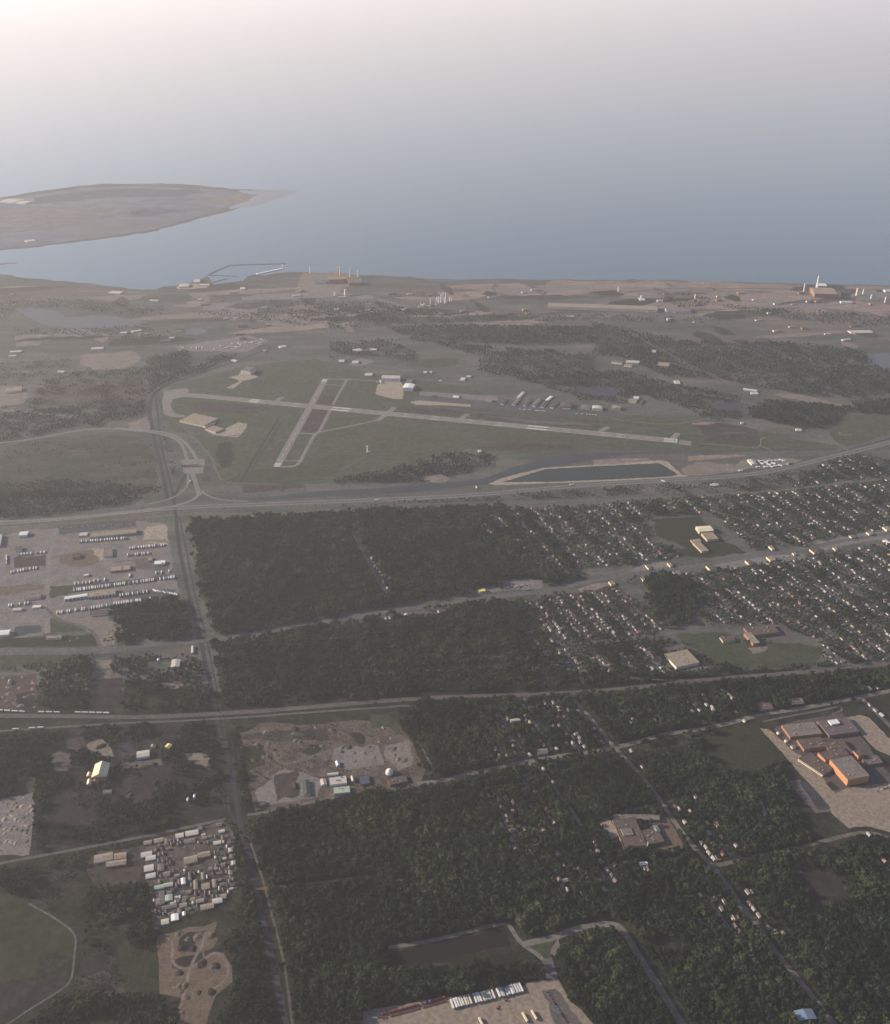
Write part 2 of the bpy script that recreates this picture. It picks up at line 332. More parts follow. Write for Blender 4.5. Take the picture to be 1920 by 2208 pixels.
patch('yard', 'grey service yard behind the long apron', "B:740,850 1215,880 1215,905 1100,905 840,880 740,872", 3, m_lot, 3)
patch('yard', 'pale square yard beyond the apron', "B:310,690 375,650 450,660 470,670 390,700", 2, m_lot, 4)
patch('yard', 'brown square lot beyond the apron', "B:540,720 600,690 690,665 620,725", 2, m_ralt, 4)
patch('grass_field', 'bright green field beyond the hangars', "B:740,690 800,655 980,650 970,690 860,710 760,705", 2, m_green, 8)
# canal, pond
patch('canal', 'dark blue canal south of the airfield', "F:310,852 460,893 700,872 1000,838 1300,824 1500,808 1792,790 G:230,765 400,700 560,660 700,640 900,617 1320,614 1790,612 H:900,374 1400,366 1400,382 900,388 400,400 0,402 G:1000,640 860,655 700,690 590,702 400,745 280,800 120,812 F:1500,850 1000,872 700,890 470,903", 2, m_river, 3)
patch('reservoir_bank', 'pale bank around the dark reservoir', "G:245,800 330,765 560,708 800,694 1220,664 1265,672 1345,745 1400,760 1290,772 900,786 650,795 300,806", 3, m_pale, 2)
patch('reservoir', 'dark rectangular reservoir beside the toll road', "G:325,790 570,716 900,697 1215,682 1260,705 1325,745 1290,758 900,776 640,787", 4, m_pond, 2)
patch('slag_ground', 'pinkish bare bank behind the reservoir', "G:840,665 1000,655 1180,655 1000,685 840,690", 3, m_red, 4)
patch('slag_ground', 'pinkish bare strip beside the canal', "H:290,425 640,412 740,425 400,455 280,460", 3, m_red, 5)
patch('dirt_lot', 'tan bare ground between reservoir and depot', "H:340,470 620,480 660,540 500,560 270,570 230,520", 3, m_dirt, 8)
patch('yard', 'grey depot yard crowded with vehicles beside the toll road', "H:700,450 1020,440 1130,455 1090,480 900,515 760,515 650,540 640,490", 3, m_lot, 4)
patch('bridge_approach', 'dark paved rail fan at the right end of the canal', "H:1380,400 1560,350 1700,318 1792,282 1900,240 1900,300 1792,335 1600,380 1480,412", 3, m_rail, 4)
patch('grass_field', 'round green field at the right edge', "T:1200,950 1350,855 1600,830 1792,850 1950,880 1950,1000 1792,1010 1560,1080 1400,1120 1300,1080 1240,1010", 2, m_grass, 12)
patch('pond', 'hazy pond at the far right edge', "T:1560,290 1700,262 1900,250 1950,440 1800,430 1650,385", 2, m_wet, 8)
patch('pond', 'dark pond behind the small depot', "T:120,740 330,715 480,720 580,755 400,785 200,790", 2, m_river, 6)
patch('pond', 'dark pond behind the far hangars', "G:740,260 900,245 1010,270 960,310 800,300", 2, m_river, 6)
patch('dirt_lot', 'tan strip of cleared ground in the right woods', "T:720,640 800,625 1000,648 1190,690 1280,720 1450,735 1440,765 1180,722 1040,710 830,672", 2, m_dirt, 6)
# left truck yards
patch('truck_yard', 'dusty beige truck yard filling the left side', "E:-60,300 100,240 300,225 820,178 1000,195 1025,330 1055,500 1085,600 1070,640 920,655 690,690 650,760 700,830 700,925 610,940 590,880 440,800 300,760 260,870 90,885 -60,835", 1, m_lot, 6)
patch('dirt_lot', 'pale corner of the truck yard beside the rails', "E:880,212 1000,198 1018,320 940,315 860,300", 2, m_pale, 5)
patch('dirt_lot', 'pale oval turning ground in the truck yard', "E:355,390 470,365 560,345 640,380 640,410 560,442 420,452 365,435", 2, m_sand, 6)
patch('car_park', 'grey car park along the top of the truck yard', "E:345,208 700,180 820,176 820,212 480,248 360,262", 2, m_asph, 3)
patch('grass_plot', 'green plot in the middle of the truck yard', "E:300,572 440,565 452,612 300,645", 2, m_green, 4)
patch('grass_plot', 'green triangle inside the curving yard road', "E:308,772 400,795 520,832 470,848 308,848", 2, m_green, 3)
patch('grass_plot', 'olive strip between the left trailer rows', "E:80,400 278,385 272,460 90,480", 2, m_brown, 5)
patch('dirt_lot', 'pale gravel lot beneath the truck yard', "E:460,775 650,740 645,800 692,830 692,920 615,925 590,840 520,800", 2, m_dirt, 5)
patch('pond', 'dark wet hollow at the left edge', "E:95,815 240,805 250,850 80,878", 2, m_river, 5)
patch('dirt_lot', 'pale sandy heap lot at the left edge', "E:-40,580 100,565 262,560 265,595 140,602 100,620 -40,640", 2, m_sand, 6)
patch('verge', 'grassy verge below the truck yard', "E:-60,890 270,880 580,860 590,935 -60,940", 2, m_dgreen, 5)
patch('car_park', 'dark square lot in the truck yard', "E:590,740 655,700 660,745 550,750 545,712 600,700", 2, m_asph, 2)
# left middle
patch('grass_field', 'green strip below the avenue at the left edge', "L:-60,122 300,118 600,112 480,165 300,190 -60,235", 1, m_green, 6)
patch('scrap_yard', 'reddish scrap yard at the left edge above the railway', "L:-60,290 280,255 300,400 290,530 -60,545", 1, mat('scrap', (0.043,0.037,0.040), (0.099,0.062,0.053), 22, fine=4), 5, free=False)
patch('pond', 'dark pond between the trees above the railway', "L:690,300 800,300 950,290 935,500 900,525 690,530", 2, m_dark, 4)
patch('dirt_lot', 'pinkish square lot under the avenue', "L:740,152 862,150 850,218 735,222", 2, m_dirt, 3)
patch('dirt_lot', 'pinkish clearing above the railway', "L:1255,335 1420,318 1400,370 1330,382 1260,365", 2, m_dirt, 5)
patch('dirt_lot', 'brown lot beside the rail crossing', "L:1190,90 1360,65 1500,50 1530,110 1300,150 1200,130", 2, m_ralt, 4)
patch('clearing', 'rough grass clearing above the railway', "L:960,330 1260,300 1560,400 1600,545 960,550", 1, m_dgreen, 8, free=False)
patch('quarry_ground', 'dark churned ground of the left works', "L:280,760 500,720 700,660 1300,645 1650,640 1720,1000 1790,1362 N:1600,60 1000,200 250,340 230,0 L:290,1180", 1, m_dark, 10, free=False)
patch('quarry_ground', 'brown heap ground in the left works', "L:700,790 790,765 860,840 880,900 830,915 720,890 640,830", 2, m_dirt, 8)
patch('quarry_ground', 'brown flat in the right part of the left works', "L:1500,905 1640,900 1625,1010 1500,960 1260,900 1300,860", 2, m_brown, 8, free=False)
patch('quarry_ground', 'dusty floor behind the orange works building', "L:350,780 640,750 700,880 640,1000 560,960 480,1010 380,1060 420,940 560,860", 2, m_brown, 10, free=False)
patch('gravel_lot', 'pale cluttered stone yard at the left edge', "L:-60,1240 100,1210 262,1175 262,1362 N:215,250 200,330 -60,350", 2, m_lot, 6)
patch('grass_plot', 'green patch above the stone yard', "L:130,1060 270,1060 270,1170 130,1210", 2, m_green, 6)
# middle lot
patch('works_lot', 'brown pink works lot with a white domed hall', "M:140,300 300,225 700,235 1000,205 1400,205 1500,330 1640,600 1545,745 1300,785 1200,740 1030,795 740,855 270,930 225,760 200,560", 1, mat('lotbrown', (0.053,0.043,0.037), (0.115,0.090,0.077), 30, fine=6), 6, free=False)
patch('dirt_lot', 'pink bare corner of the works lot', "M:1310,400 1500,350 1530,560 1420,600 1300,480", 2, m_dirt, 8)
patch('dirt_lot', 'brown mud strip in the works lot', "M:160,310 420,290 900,250 860,360 430,370 160,350", 2, m_brown, 6, free=False)
patch('grass_plot', 'green hummock in the works lot', "M:640,450 720,395 830,400 780,450 690,480", 2, m_dgreen, 4)
patch('puddle', 'dark round puddle in the works lot', "M:1028,305 1110,298 1155,345 1150,392 1100,395 1065,360", 2, m_dark, 3)
patch('grass_plot', 'green lawn behind the works lot', "M:1180,150 1330,150 1420,230 1440,300 1300,250 1200,260", 2, m_green, 5)
patch('dirt_lot', 'pale hardstanding around the pale sheds', "M:260,780 460,600 700,640 800,700 760,820 300,900", 2, m_lot, 5)
patch('yard', 'purple brown yard behind the domed hall', "M:1330,640 1480,600 1530,700 1350,735", 2, m_brown, 3)
# lower left
patch('storage_yard', 'brown storage yard packed with sheds and stacks', "N:985,240 1200,190 1545,95 1600,160 1625,300 1630,590 1540,640 1060,850 1040,700 1010,520", 1, mat('yardbrown', (.045,.04,.037), (.095,.078,.068), 24, fine=5), 5)
patch('yard', 'grey yard around the long pale roofs', "N:640,330 700,300 980,270 985,410 960,520 650,560 600,440", 1, m_brown, 6)
patch('grass_field', 'olive field at the lower left corner', "N:-80,570 50,600 200,660 400,780 515,850 520,1000 380,1005 270,1030 262,1180 -80,1225", 1, m_field, 5)
patch('dark_field', 'dark ploughed plot behind the field', "N:200,450 560,395 530,500 480,570 400,640 290,650 200,600", 1, m_dark, 7, free=False)
patch('brown_field', 'reddish brown plot at the lower left edge', "N:-80,1245 250,1195 480,1130 480,1210 380,1290 60,1460 -80,1500", 1, m_dark, 6, free=False)
patch('grass_field', 'dull green plot beside the sand pit', "N:860,960 1080,950 1085,1290 840,1280 780,1120", 1, m_dgreen, 6, free=False)
patch('dark_field', 'dark wet plot right of the field track', "N:535,1040 750,1015 740,1110 650,1150 540,1180", 2, m_dark, 6)
patch('brown_field', 'brown heath below the dark wet plot', "N:540,1190 740,1130 840,1200 860,1280 540,1290", 1, m_brown, 6, free=False)
patch('sand_pit', 'tan sand pit with winding haul tracks', "N:1090,890 1300,830 1500,790 1505,920 1480,960 1420,1010 1540,1005 1600,1100 1605,1210 1490,1300 1435,1450 1425,1520 1215,1520 1260,1320 1100,1290 1100,1100", 1, m_sand, 8, free=False)
patch('pit_pool', 'dark hollow in the upper sand pit', "N:1240,905 1300,865 1440,850 1380,900 1330,990 1265,1005 1232,960", 2, m_dark, 5)
patch('pit_pool', 'dark hollow in the middle of the sand pit', "N:1190,1060 1350,1020 1480,975 1400,1060 1330,1110 1250,1130 1190,1110", 2, m_dark, 5)
patch('clearing', 'dark clearing right of the rail line', "S:170,20 380,0 370,90 200,110", 1, m_dark, 5, free=False)
patch('clearing', 'grassy ride through the lower woods', "S:180,370 450,330 760,290 760,320 460,360 200,390", 2, m_dgreen, 4)
patch('clearing', 'rough grass clearing in the lower woods', "S:360,800 680,790 690,1056 380,1056", 1, m_dgreen, 8, free=False)
patch('clearing', 'brown clearing left of the red trailers', "S:600,850 860,840 720,960 680,1000 600,1000", 2, m_brown, 7, free=False)
EXC.append(('line', W('N:-60,400 0,390 600,280 1000,205 1560,85'), 12))
patch('pond', 'dark drained basin inside the loop track', "O:215,340 330,310 800,215 1050,150 1115,160 1160,290 900,335 700,400 400,440 240,420", 1, mat('basin', (.012,.010,.011), (.018,.014,.014), 30, fine=6), 4)
patch('grass_plot', 'green triangle between the loop tracks', "O:1255,290 1525,222 1455,372 1400,375 1320,325", 2, m_green, 2)
patch('trailer_yard', 'bare beige trailer yard at the bottom edge', "O:10,800 150,768 650,685 1250,600 1400,545 1445,560 1405,400 1460,375 1530,565 1600,690 1792,889 1900,1080 -40,1080", 1, m_schoolyard, 3)
patch('dark_strip', 'dark strip of parked cars in the trailer yard', "O:1395,635 1495,618 1600,740 1720,900 1500,900 1450,760", 2, m_ralt, 3)
patch('dirt_bank', 'tan bank beside the loop track', "O:1455,345 1470,300 1520,230 1535,300 1500,365", 3, m_dirt, 2)
# right side
patch('sports_field', 'dark green playing field left of the brick school', "J:400,425 600,375 850,362 1055,590 950,622 860,670 700,690 560,665 470,560", 1, m_dgreen, 5)
patch('school_grounds', 'purple brown paving around the brick school', "J:960,370 1050,330 1450,255 1600,440 1792,700 1900,800 1792,790 1500,800 1400,830 1130,570", 1, mat('purpleyard', (0.062,0.053,0.056), (0.087,0.071,0.068), 20, fine=5), 3)
patch('school_paving', 'wide tan paving in front of the brick school', "J:860,366 925,375 1110,540 1190,590 1310,720 1400,830 1520,790 1792,760 2000,800 2000,1210 1792,1112 1620,1068 1500,1085 1400,1000 1350,950 1250,800 1150,700 1060,590", 2, m_schoolyard, 2)
patch('car_park', 'tan car park right of the brick school', "J:1480,292 1580,270 1640,290 1792,440 1900,560 1792,562 1700,525 1640,470 1560,380", 2, m_schoolyard, 2)
patch('grass_plot', 'dark green lawn beyond the brick school', "J:1440,195 1530,190 1590,255 1460,280", 2, m_dgreen, 2)
patch('grass_plot', 'small green lawn beside the brick hall', "J:1330,760 1370,745 1440,805 1380,815", 3, m_dgreen, 1)
patch('court', 'pink grey hard court left of the paving', "J:1045,745 1150,735 1380,965 1260,975", 3, mat('court', (0.105,0.084,0.081), (0.087,0.071,0.071), 25), 1)
patch('court', 'dark oblong court left of the paving', "J:1140,750 1200,745 1370,940 1280,955", 4, m_rail, 1)
patch('sports_field', 'green oval of a running track', "J:860,790 960,730 1040,745 1240,960 1270,1060 1160,1100 1030,1060 900,900", 2, m_dgreen, 4, free=False)
patch('school_lawn', 'green lawn around the yellow school', "I:370,110 640,92 760,230 930,310 700,345 500,330 560,280 380,210", 1, m_dgreen, 5)
patch('grass_field', 'large green lawn before the pink school', "I:500,800 800,795 900,860 1250,862 1400,880 1340,985 1000,1012 700,985 650,910 540,860", 1, m_green, 6)
patch('car_park', 'pinkish car park behind the pink school', "I:870,765 1100,740 1250,835 1090,850 960,830", 1, mat('pinkpark', (0.096,0.077,0.074), (0.074,0.062,0.062), 25, fine=5), 3)
patch('playground', 'bare patch on the large green lawn', "I:930,890 1060,870 1050,900 960,925", 2, m_dirt, 4)
patch('car_park', 'brown car park beside the wide flat hall', "I:400,880 520,860 600,890 430,925", 1, m_ralt, 3)
patch('car_park', 'beige forecourt below the wide flat hall', "I:520,1010 640,985 700,1005 560,1030", 1, m_lot, 2)
patch('forecourt', 'pale shop forecourt by the junk cars', "K:1220,480 1420,470 1500,480 1480,530 1250,540", 1, m_lot, 4)
patch('forecourt', 'grey forecourt of the yellow station', "K:1080,525 1200,515 1240,545 1100,570", 1, m_lot, 3)
patch('verge', 'green verge below the avenue', "K:1280,580 1450,560 1440,595 1290,610", 1, m_green, 3)
patch('verge', 'olive verge below the avenue at the subdivision', "K:1700,530 1792,500 I:130,490 50,540 K:1720,555", 1, m_dirt, 3)
patch('forecourt', 'brown yard below the avenue in the woods', "K:600,680 800,660 930,650 920,690 640,710", 1, m_ralt, 3)
patch('forecourt', 'pale forecourt along the avenue by the shops', "I:220,420 300,380 450,365 480,395 250,430", 1, m_lot, 3)
patch('forecourt', 'long pale forecourt south of the avenue', "I:700,385 960,330 1270,318 1290,350 1060,380 800,410", 1, m_lot, 3)
patch('parking_strip', 'pale lots at the right end of the avenue', "I:1300,245 1500,215 1792,165 1900,150 1900,215 1560,260 1400,300", 1, m_lot, 3)
patch('flat_roof_lot', 'brown lot around the flat brick factory', "P:1240,830 1300,780 1500,770 1660,770 1780,990 1520,1040 1400,1060 1340,920", 1, m_ralt, 3, free=False)
patch('brick_yard', 'speckled pinkish brick yard beside the road', "P:1610,800 1670,775 1790,985 1560,1035 1640,960", 2, mat('speckle', (0.062,0.043,0.037), (0.161,0.112,0.087), 5), 2)
patch('dark_pond', 'dark square pond among the right woods', "Q:1270,490 1460,480 1585,650 1400,700 1330,600", 1, m_dark, 3)
patch('verge', 'green bank right of the dark square pond', "Q:1470,480 1540,500 1700,640 1600,680", 2, m_dgreen, 4, free=False)
patch('crossroads_lot', 'brown widening of the diagonal road', "Q:950,640 1030,690 1130,830 1060,800 970,700", 2, m_ralt, 4)
patch('subdivision_ground', 'brown ground of the bright housing estate', "K:1380,620 1560,560 1720,555 I:130,500 330,660 420,780 330,820 0,850 K:1640,840 1450,720", 1, m_brown, 8, free=False)

# ------------------------------------------------------------------ roads and railways
def RD(*a, **k): return road(*a, **k)
RD('verge', 'pale verge along the toll road below the airfield', "E:-300,212 0,190 360,168 700,132 1060,95 F:1000,903 1792,868 G:400,842 720,812 1400,772 1650,755 H:900,540 1100,495 1300,445 1450,410 1600,372 1792,322 1950,285", 46, m_verge, 4, free=6)
for off, lb in ((9.5, 'far carriageway of the toll road'), (-9.5, 'near carriageway of the toll road')):
    p_ = smooth(W("E:-300,212 0,190 360,168 700,132 1060,95 F:1000,903 1792,868 G:400,842 720,812 1400,772 1650,755 H:900,540 1100,495 1300,445 1450,410 1600,372 1792,322 1950,285"), 2)
    q_ = []
    for i in range(len(p_)):
        a_, b_ = p_[max(0, i-1)], p_[min(len(p_)-1, i+1)]; L_ = math.dist(a_, b_) or 1
        q_.append((p_[i][0] - (b_[1]-a_[1])/L_*off, p_[i][1] + (b_[0]-a_[0])/L_*off))
    road('highway', lb, None, 12.5, m_hway, 5, 0, line=True, pts=q_)
RD('highway', 'pale carriageway beside the toll road', "E:-300,196 0,178 360,172 700,134 900,112 1060,88 1170,50 1200,20 D:1195,1060 1160,960 1130,870 1110,800 1070,745 960,712 860,700 700,685 600,684 480,692 200,748 0,770 -200,790", 14, m_conc, 6, free=8)
RD('railway', 'pale railway running parallel to the toll road', "E:-300,240 0,218 360,195 700,168 1060,140 1400,133 1792,126 K:0,68 500,45 900,33 1300,16 1700,-2 H:0,735 500,712 900,688 1250,650 1792,590 1950,568", 12, m_track, 4, free=9)
RD('service_track', 'thin pale track between toll road and railway', "K:-200,38 300,25 700,20 1200,8 1792,-12 H:200,690 500,670", 6, m_road, 4, free=5)
RD('avenue', 'main avenue crossing from left to right', "E:-300,965 0,955 600,958 950,925 1240,900 1500,865 1792,815 K:350,700 590,665 935,620 1260,575 1520,545 1792,480 I:300,430 620,395 900,345 1300,285 1500,240 1792,195 1950,172", 20, m_road, 5, free=6)
RD('avenue', 'second carriageway of the avenue at the left edge', "E:-300,985 0,978 600,978 760,955", 14, m_road, 5)
RD('railway', 'dark straight rail corridor running down the photo', "D:1120,960 E:1045,40 1062,120 1075,300 1110,480 1145,640 1185,780 1215,900 L:1590,200 1620,300 1669,560 1700,720 M:30,450 90,700 130,950 S:90,50 150,250 190,450 240,680 300,950 350,1180", 12, m_rail, 4, free=5)
RD('railway', 'paler second track beside the rail corridor', "E:1085,160 1120,330 1150,480 1180,640 1225,800 1250,900 L:1700,500 1745,760 1790,1000 S:20,-40 70,40", 4.5, m_rail, 4, free=8)
RD('dirt_track', 'dirt track right of the lower rail corridor', "S:130,100 200,300 250,500 300,680 330,850 370,1180", 5, m_ralt, 4, free=3)
RD('railway', 'wide pale railway crossing the middle of the photo', "L:-300,590 0,585 600,590 1100,600 1500,580 1792,562 M:300,128 500,108 900,78 1300,42 1750,12 I:0,1160 700,1075 1300,1035 1792,985 1950,970", 17, m_ralt, 4, free=8)
RD('railway', 'thin pale track under the wide railway', "L:-300,725 0,705 300,685 700,658 1000,640 1300,632 M:300,168 500,150 1000,115 1500,80", 7, m_road, 4, free=5)
RD('railway', 'faint second track above the wide railway', "K:200,1040 700,1030 1300,975 I:400,1100 1000,1050 1300,1020", 5, m_ralt, 4, free=4)
RD('street', 'street running past the brick school', "P:60,570 220,548 420,500 740,430 980,390 1340,340 J:150,415 300,392 600,345 850,270 1100,235 1400,180 1640,130 1900,78", 14, m_street, 5, free=6)
RD('street', 'street behind the car park of the brick school', "J:1590,150 1700,260 1792,350 1950,500", 12, m_road, 5)
RD('driveway', 'loop driveway behind the brick school', "J:880,320 1100,275 1350,230 1440,205 1450,245 1380,262", 6, m_road, 5)
RD('road', 'long diagonal road at the lower right', "P:1060,20 1180,150 1250,240 1345,350 1480,490 1600,640 1690,770 Q:640,240 700,320 780,410 850,480 940,600 1000,700 1100,820 1200,960 1330,1110 1400,1200 1480,1300 1600,1480", 12, m_street, 5, free=5)
RD('street', 'side street branching to the brick yard', "Q:180,255 380,170 540,135 720,95 860,80", 7, m_asph, 4)
RD('street', 'pale tan street below the running track', "Q:850,465 910,455 1120,405 1240,385 1400,345 1560,300 1680,282 1792,320", 11, m_track, 4)
RD('street', 'narrow tree lined street in the middle woods', "P:780,440 870,480 940,580 1000,680 1060,750 1120,840", 8, m_street, 4, free=6)
RD('street', 'straight lane through the big woods with houses', "K:330,180 400,310 450,400 500,500 560,580", 9, m_street, 4, free=8)
RD('track', 'loop track around the drained basin', "O:210,300 450,265 700,210 1000,130 1120,115 1160,150 1220,260 1350,345 1400,390", 9, m_street, 4, free=5)
RD('road', 'paved loop road at the bottom', "O:1240,278 1400,240 1500,222 Q:70,815 150,795 300,775 350,800 400,880 480,1010 560,1130 640,1260 740,1420", 15, m_street, 5, free=8)
RD('driveway', 'short driveway into the bottom trailer yard', "O:1430,380 1450,450 1480,560", 22, m_road, 3)
RD('lane', 'pale lane along the top of the storage yard', "N:-100,410 0,390 300,335 600,280 1000,205 1300,140 1560,85", 8, m_road, 4)
RD('footpath', 'pale curving path round the lower left field', "N:0,1530 60,1498 200,1400 400,1280 490,1210 508,1100 515,1000 530,880 400,780 200,670", 4, m_road, 4, free=4)
RD('track', 'tan forest track in the lower woods', "S:170,372 450,345 640,318 760,308", 6, m_sand, 4)
RD('haul_track', 'sunlit haul track on the rim of the sand pit', "N:1220,1540 1270,1420 1300,1280 1330,1180 1420,1090 1400,1000", 5, m_sand, 4)
RD('haul_track', 'second haul track on the left rim of the sand pit', "N:1130,1150 1150,1040 1180,900", 5, m_sand, 4)
RD('lane', 'tan lane under the works lot', "M:200,960 330,945 700,862 900,820", 9, m_track, 4)
RD('track', 'curving track inside the works lot', "M:400,380 420,500 470,560 620,530 780,470 900,430", 7, m_track, 4)
RD('track', 'grassy track right of the works lot', "M:1590,390 1650,500 1710,620", 6, m_ralt, 4)
RD('lane', 'lane through the trees right of the works lot', "P:200,555 360,520 470,490", 8, m_track, 4)
RD('street', 'straight street through the truck yards', "E:345,222 325,300 295,400 288,560 275,700", 12, m_conc, 4)
RD('street', 'curving street out of the truck yards', "E:275,700 340,770 450,800 530,825 590,875 602,955", 11, m_road, 4)
RD('street', 'pale broad street stub below the truck yards', "E:285,765 286,855", 17, m_conc, 4)
RD('lane', 'lane across the middle of the truck yards', "E:305,405 360,385 520,360 690,335", 7, m_track, 3)
RD('lane', 'lane below the oval turning ground', "E:690,425 880,405 910,400", 6, m_asph, 3)
RD('street', 'residential street beside the yellow school', "I:680,95 790,170 860,230 950,310 1000,330", 9, m_road, 4)
RD('street', 'street along the top of the large green lawn', "I:-150,865 0,850 200,830 370,810 500,795 760,770", 9, m_road, 4)
RD('street', 'tan road right of the toll road bend', "H:1590,420 1700,460 1792,505", 12, m_ralt, 4)
RD('road', 'curving ramp from the toll plaza to the toll road', "D:1225,1060 E:1225,8 1290,42 1400,56 1500,58", 9, m_conc, 6)
RD('road', 'left ramp of the toll road junction', "D:1135,960 1138,1020 1100,1070 1030,1110 E:900,75", 9, m_conc, 6)
RD('highway', 'curving highway from the overpass to the toll plaza', "D:700,680 860,690 1000,706 1080,735 1140,790 1180,850 1195,890", 15, m_conc, 5, free=8)
RD('highway', 'road south from the toll plaza', "D:1150,900 1165,960 1185,1020 E:1200,5 1205,20", 18, m_conc, 5)
RD('perimeter_road', 'pale perimeter road around the airfield corner', "D:1140,700 1200,770 1275,850 1310,940 1335,1000 1400,1014 1700,1020", 8, m_track, 4)
RD('railway', 'dark railway curving north past the airfield', "D:1010,1100 985,960 945,800 915,660 900,560 920,480 1000,420 1150,370 1300,320 1480,255 1640,195", 16, m_rail, 4, free=10)
RD('railway', 'second railway beside the curving dark one', "D:1050,1100 1000,900 975,800 960,640 940,500 960,440 1100,380", 10, m_rail, 4, free=8)
RD('avenue', 'pale avenue from the left edge to the trailer yard', "D:-200,280 0,262 480,225 820,185 1000,172 1380,130 1620,100", 14, m_road, 3)
RD('street', 'short pale street by the left avenue', "D:160,255 150,310", 8, m_road, 3)
RD('road', 'pale straight road at the far left edge', "D:-200,560 0,568 200,590 430,610", 12, m_conc, 3)
RD('road', 'thin road along the far shore flats', "A:480,690 870,705 1220,705 1560,708 1792,740", 14, m_conc, 3, free=False)
RD('road', 'pale road curving behind the steelworks', "B:-20,300 60,265 130,225 215,185", 14, m_conc, 3, free=False)
RD('road', 'pale road bending before the woods', "B:360,275 440,285 520,297 620,330 690,336", 14, m_conc, 3, free=False)
RD('railway', 'faint rail line below the white columns', "B:900,345 980,350 1080,366 1792,368 C:600,372 1300,395", 12, m_ralt, 3, free=False)
RD('railway', 'faint rail line across the flats', "B:620,455 900,430 1300,438 1792,440 C:400,400 720,440 900,452 1060,465 1500,480 1792,515", 14, m_ralt, 3, free=False)
RD('road', 'diagonal road through the right woods', "C:0,392 120,430 250,520 400,605 560,690 700,750 850,825", 12, m_ralt, 3)
RD('railway', 'pale embankment curving in front of the right woods', "T:-100,620 0,640 250,668 420,700 560,745", 16, m_road, 3)
RD('dike_road', 'pale dike road along the right side of the airfield', "G:950,430 1290,470 T:100,855 400,880 700,925 950,958 1100,1010 1300,1100 1440,1168", 11, m_track, 4)
RD('access_track', 'thin pale track right of the main runway', "T:60,1092 300,1110 560,1136 600,1115 605,1045 640,1036", 5, m_conc, 4)
RD('access_track', 'short pale spur off the thin track', "T:600,1120 660,1135 700,1162", 5, m_conc, 4)
RD('access_track', 'short pale track in the round green field', "T:1440,1010 1330,1018 1328,990", 6, m_conc, 4)
RD('road', 'winding road at the edge of the woods', "B:535,455 530,480 560,500 700,525 900,545", 8, m_road, 3)
# runways and taxiways
def runway(name, label, a, b, wd, lay=5):
    o = road(name, label, None, wd, m_conc, lay, 0, free=20, pts=[a, b])
    L = math.dist(a, b); u = ((b[0]-a[0])/L, (b[1]-a[1])/L); n = (-u[1], u[0]); z = LZ[lay] + .05
    def bar(s0, s1, t0, t1, mb):
        q = [(s0,t0),(s1,t0),(s1,t1),(s0,t1)]
        mb.add([(a[0]+u[0]*s+n[0]*t, a[1]+u[1]*s+n[1]*t, z) for s, t in q], [(0,1,2,3)])
    return o, L, bar
ra, rb = W("F:200,290 G:1322,556")
o, L, bar = runway('main_runway', 'long grey main runway crossing the airfield', ra, rb, 50)
def marks(o, nm, items, bar):
    mb = MB()
    for it in items: bar(*it, mb)
    mb.build(nm, m_paint, o)
D0 = 330
for e in (0, 1):
    g = (lambda s: s) if e == 0 else (lambda s: L - s)
    sh = D0 + 0 if e == 0 else 0
    marks(o, 'threshold_mark', [(*sorted((g(sh+12), g(sh+58))), s*(3+k*4.2), s*(3+k*4.2)+2.2) for k in range(5) for s in (-1,1)], bar)
    marks(o, 'aiming_mark', [(*sorted((g(sh+(420 if e == 0 else 560)), g(sh+(510 if e == 0 else 650)))), s*10, s*19) for s in (-1,1)], bar)
    marks(o, 'touchdown_mark', [(*sorted((g(sh+d), g(sh+d+30))), s*14, s*17) for d in (230, 300, 760, 900) for s in (-1,1)], bar)
marks(o, 'threshold_bar', [(L-8, L-2, -24, 24)], bar)
marks(o, 'centre_line', [(s, s+36, -.8, .8) for s in range(140, int(L)-120, 60)], bar)
marks(o, 'edge_line', [(60, L-10, -23.5, -22.4), (60, L-10, 22.4, 23.5)], bar)
ra, rb = W("F:729,704 1008,202")
o2, L, bar = runway('cross_runway', 'short grey runway crossing the main one', ra, rb, 33)
for e in (0, 1):
    g = (lambda s: s) if e == 0 else (lambda s: L - s)
    marks(o2, 'threshold_mark', [(*sorted((g(4), g(44))), s*(1.4+k*3.1), s*(1.4+k*3.1)+1.9) for k in range(4) for s in (-1,1)], bar)
    marks(o2, 'runway_number', [(*sorted((g(62), g(74))), s*5-1.5, s*5+1.5) for s in (-1,1)], bar)
marks(o2, 'centre_line', [(s, s+36, -.6, .6) for s in range(100, int(L)-80, 60)], bar)
o2.location.z += .02
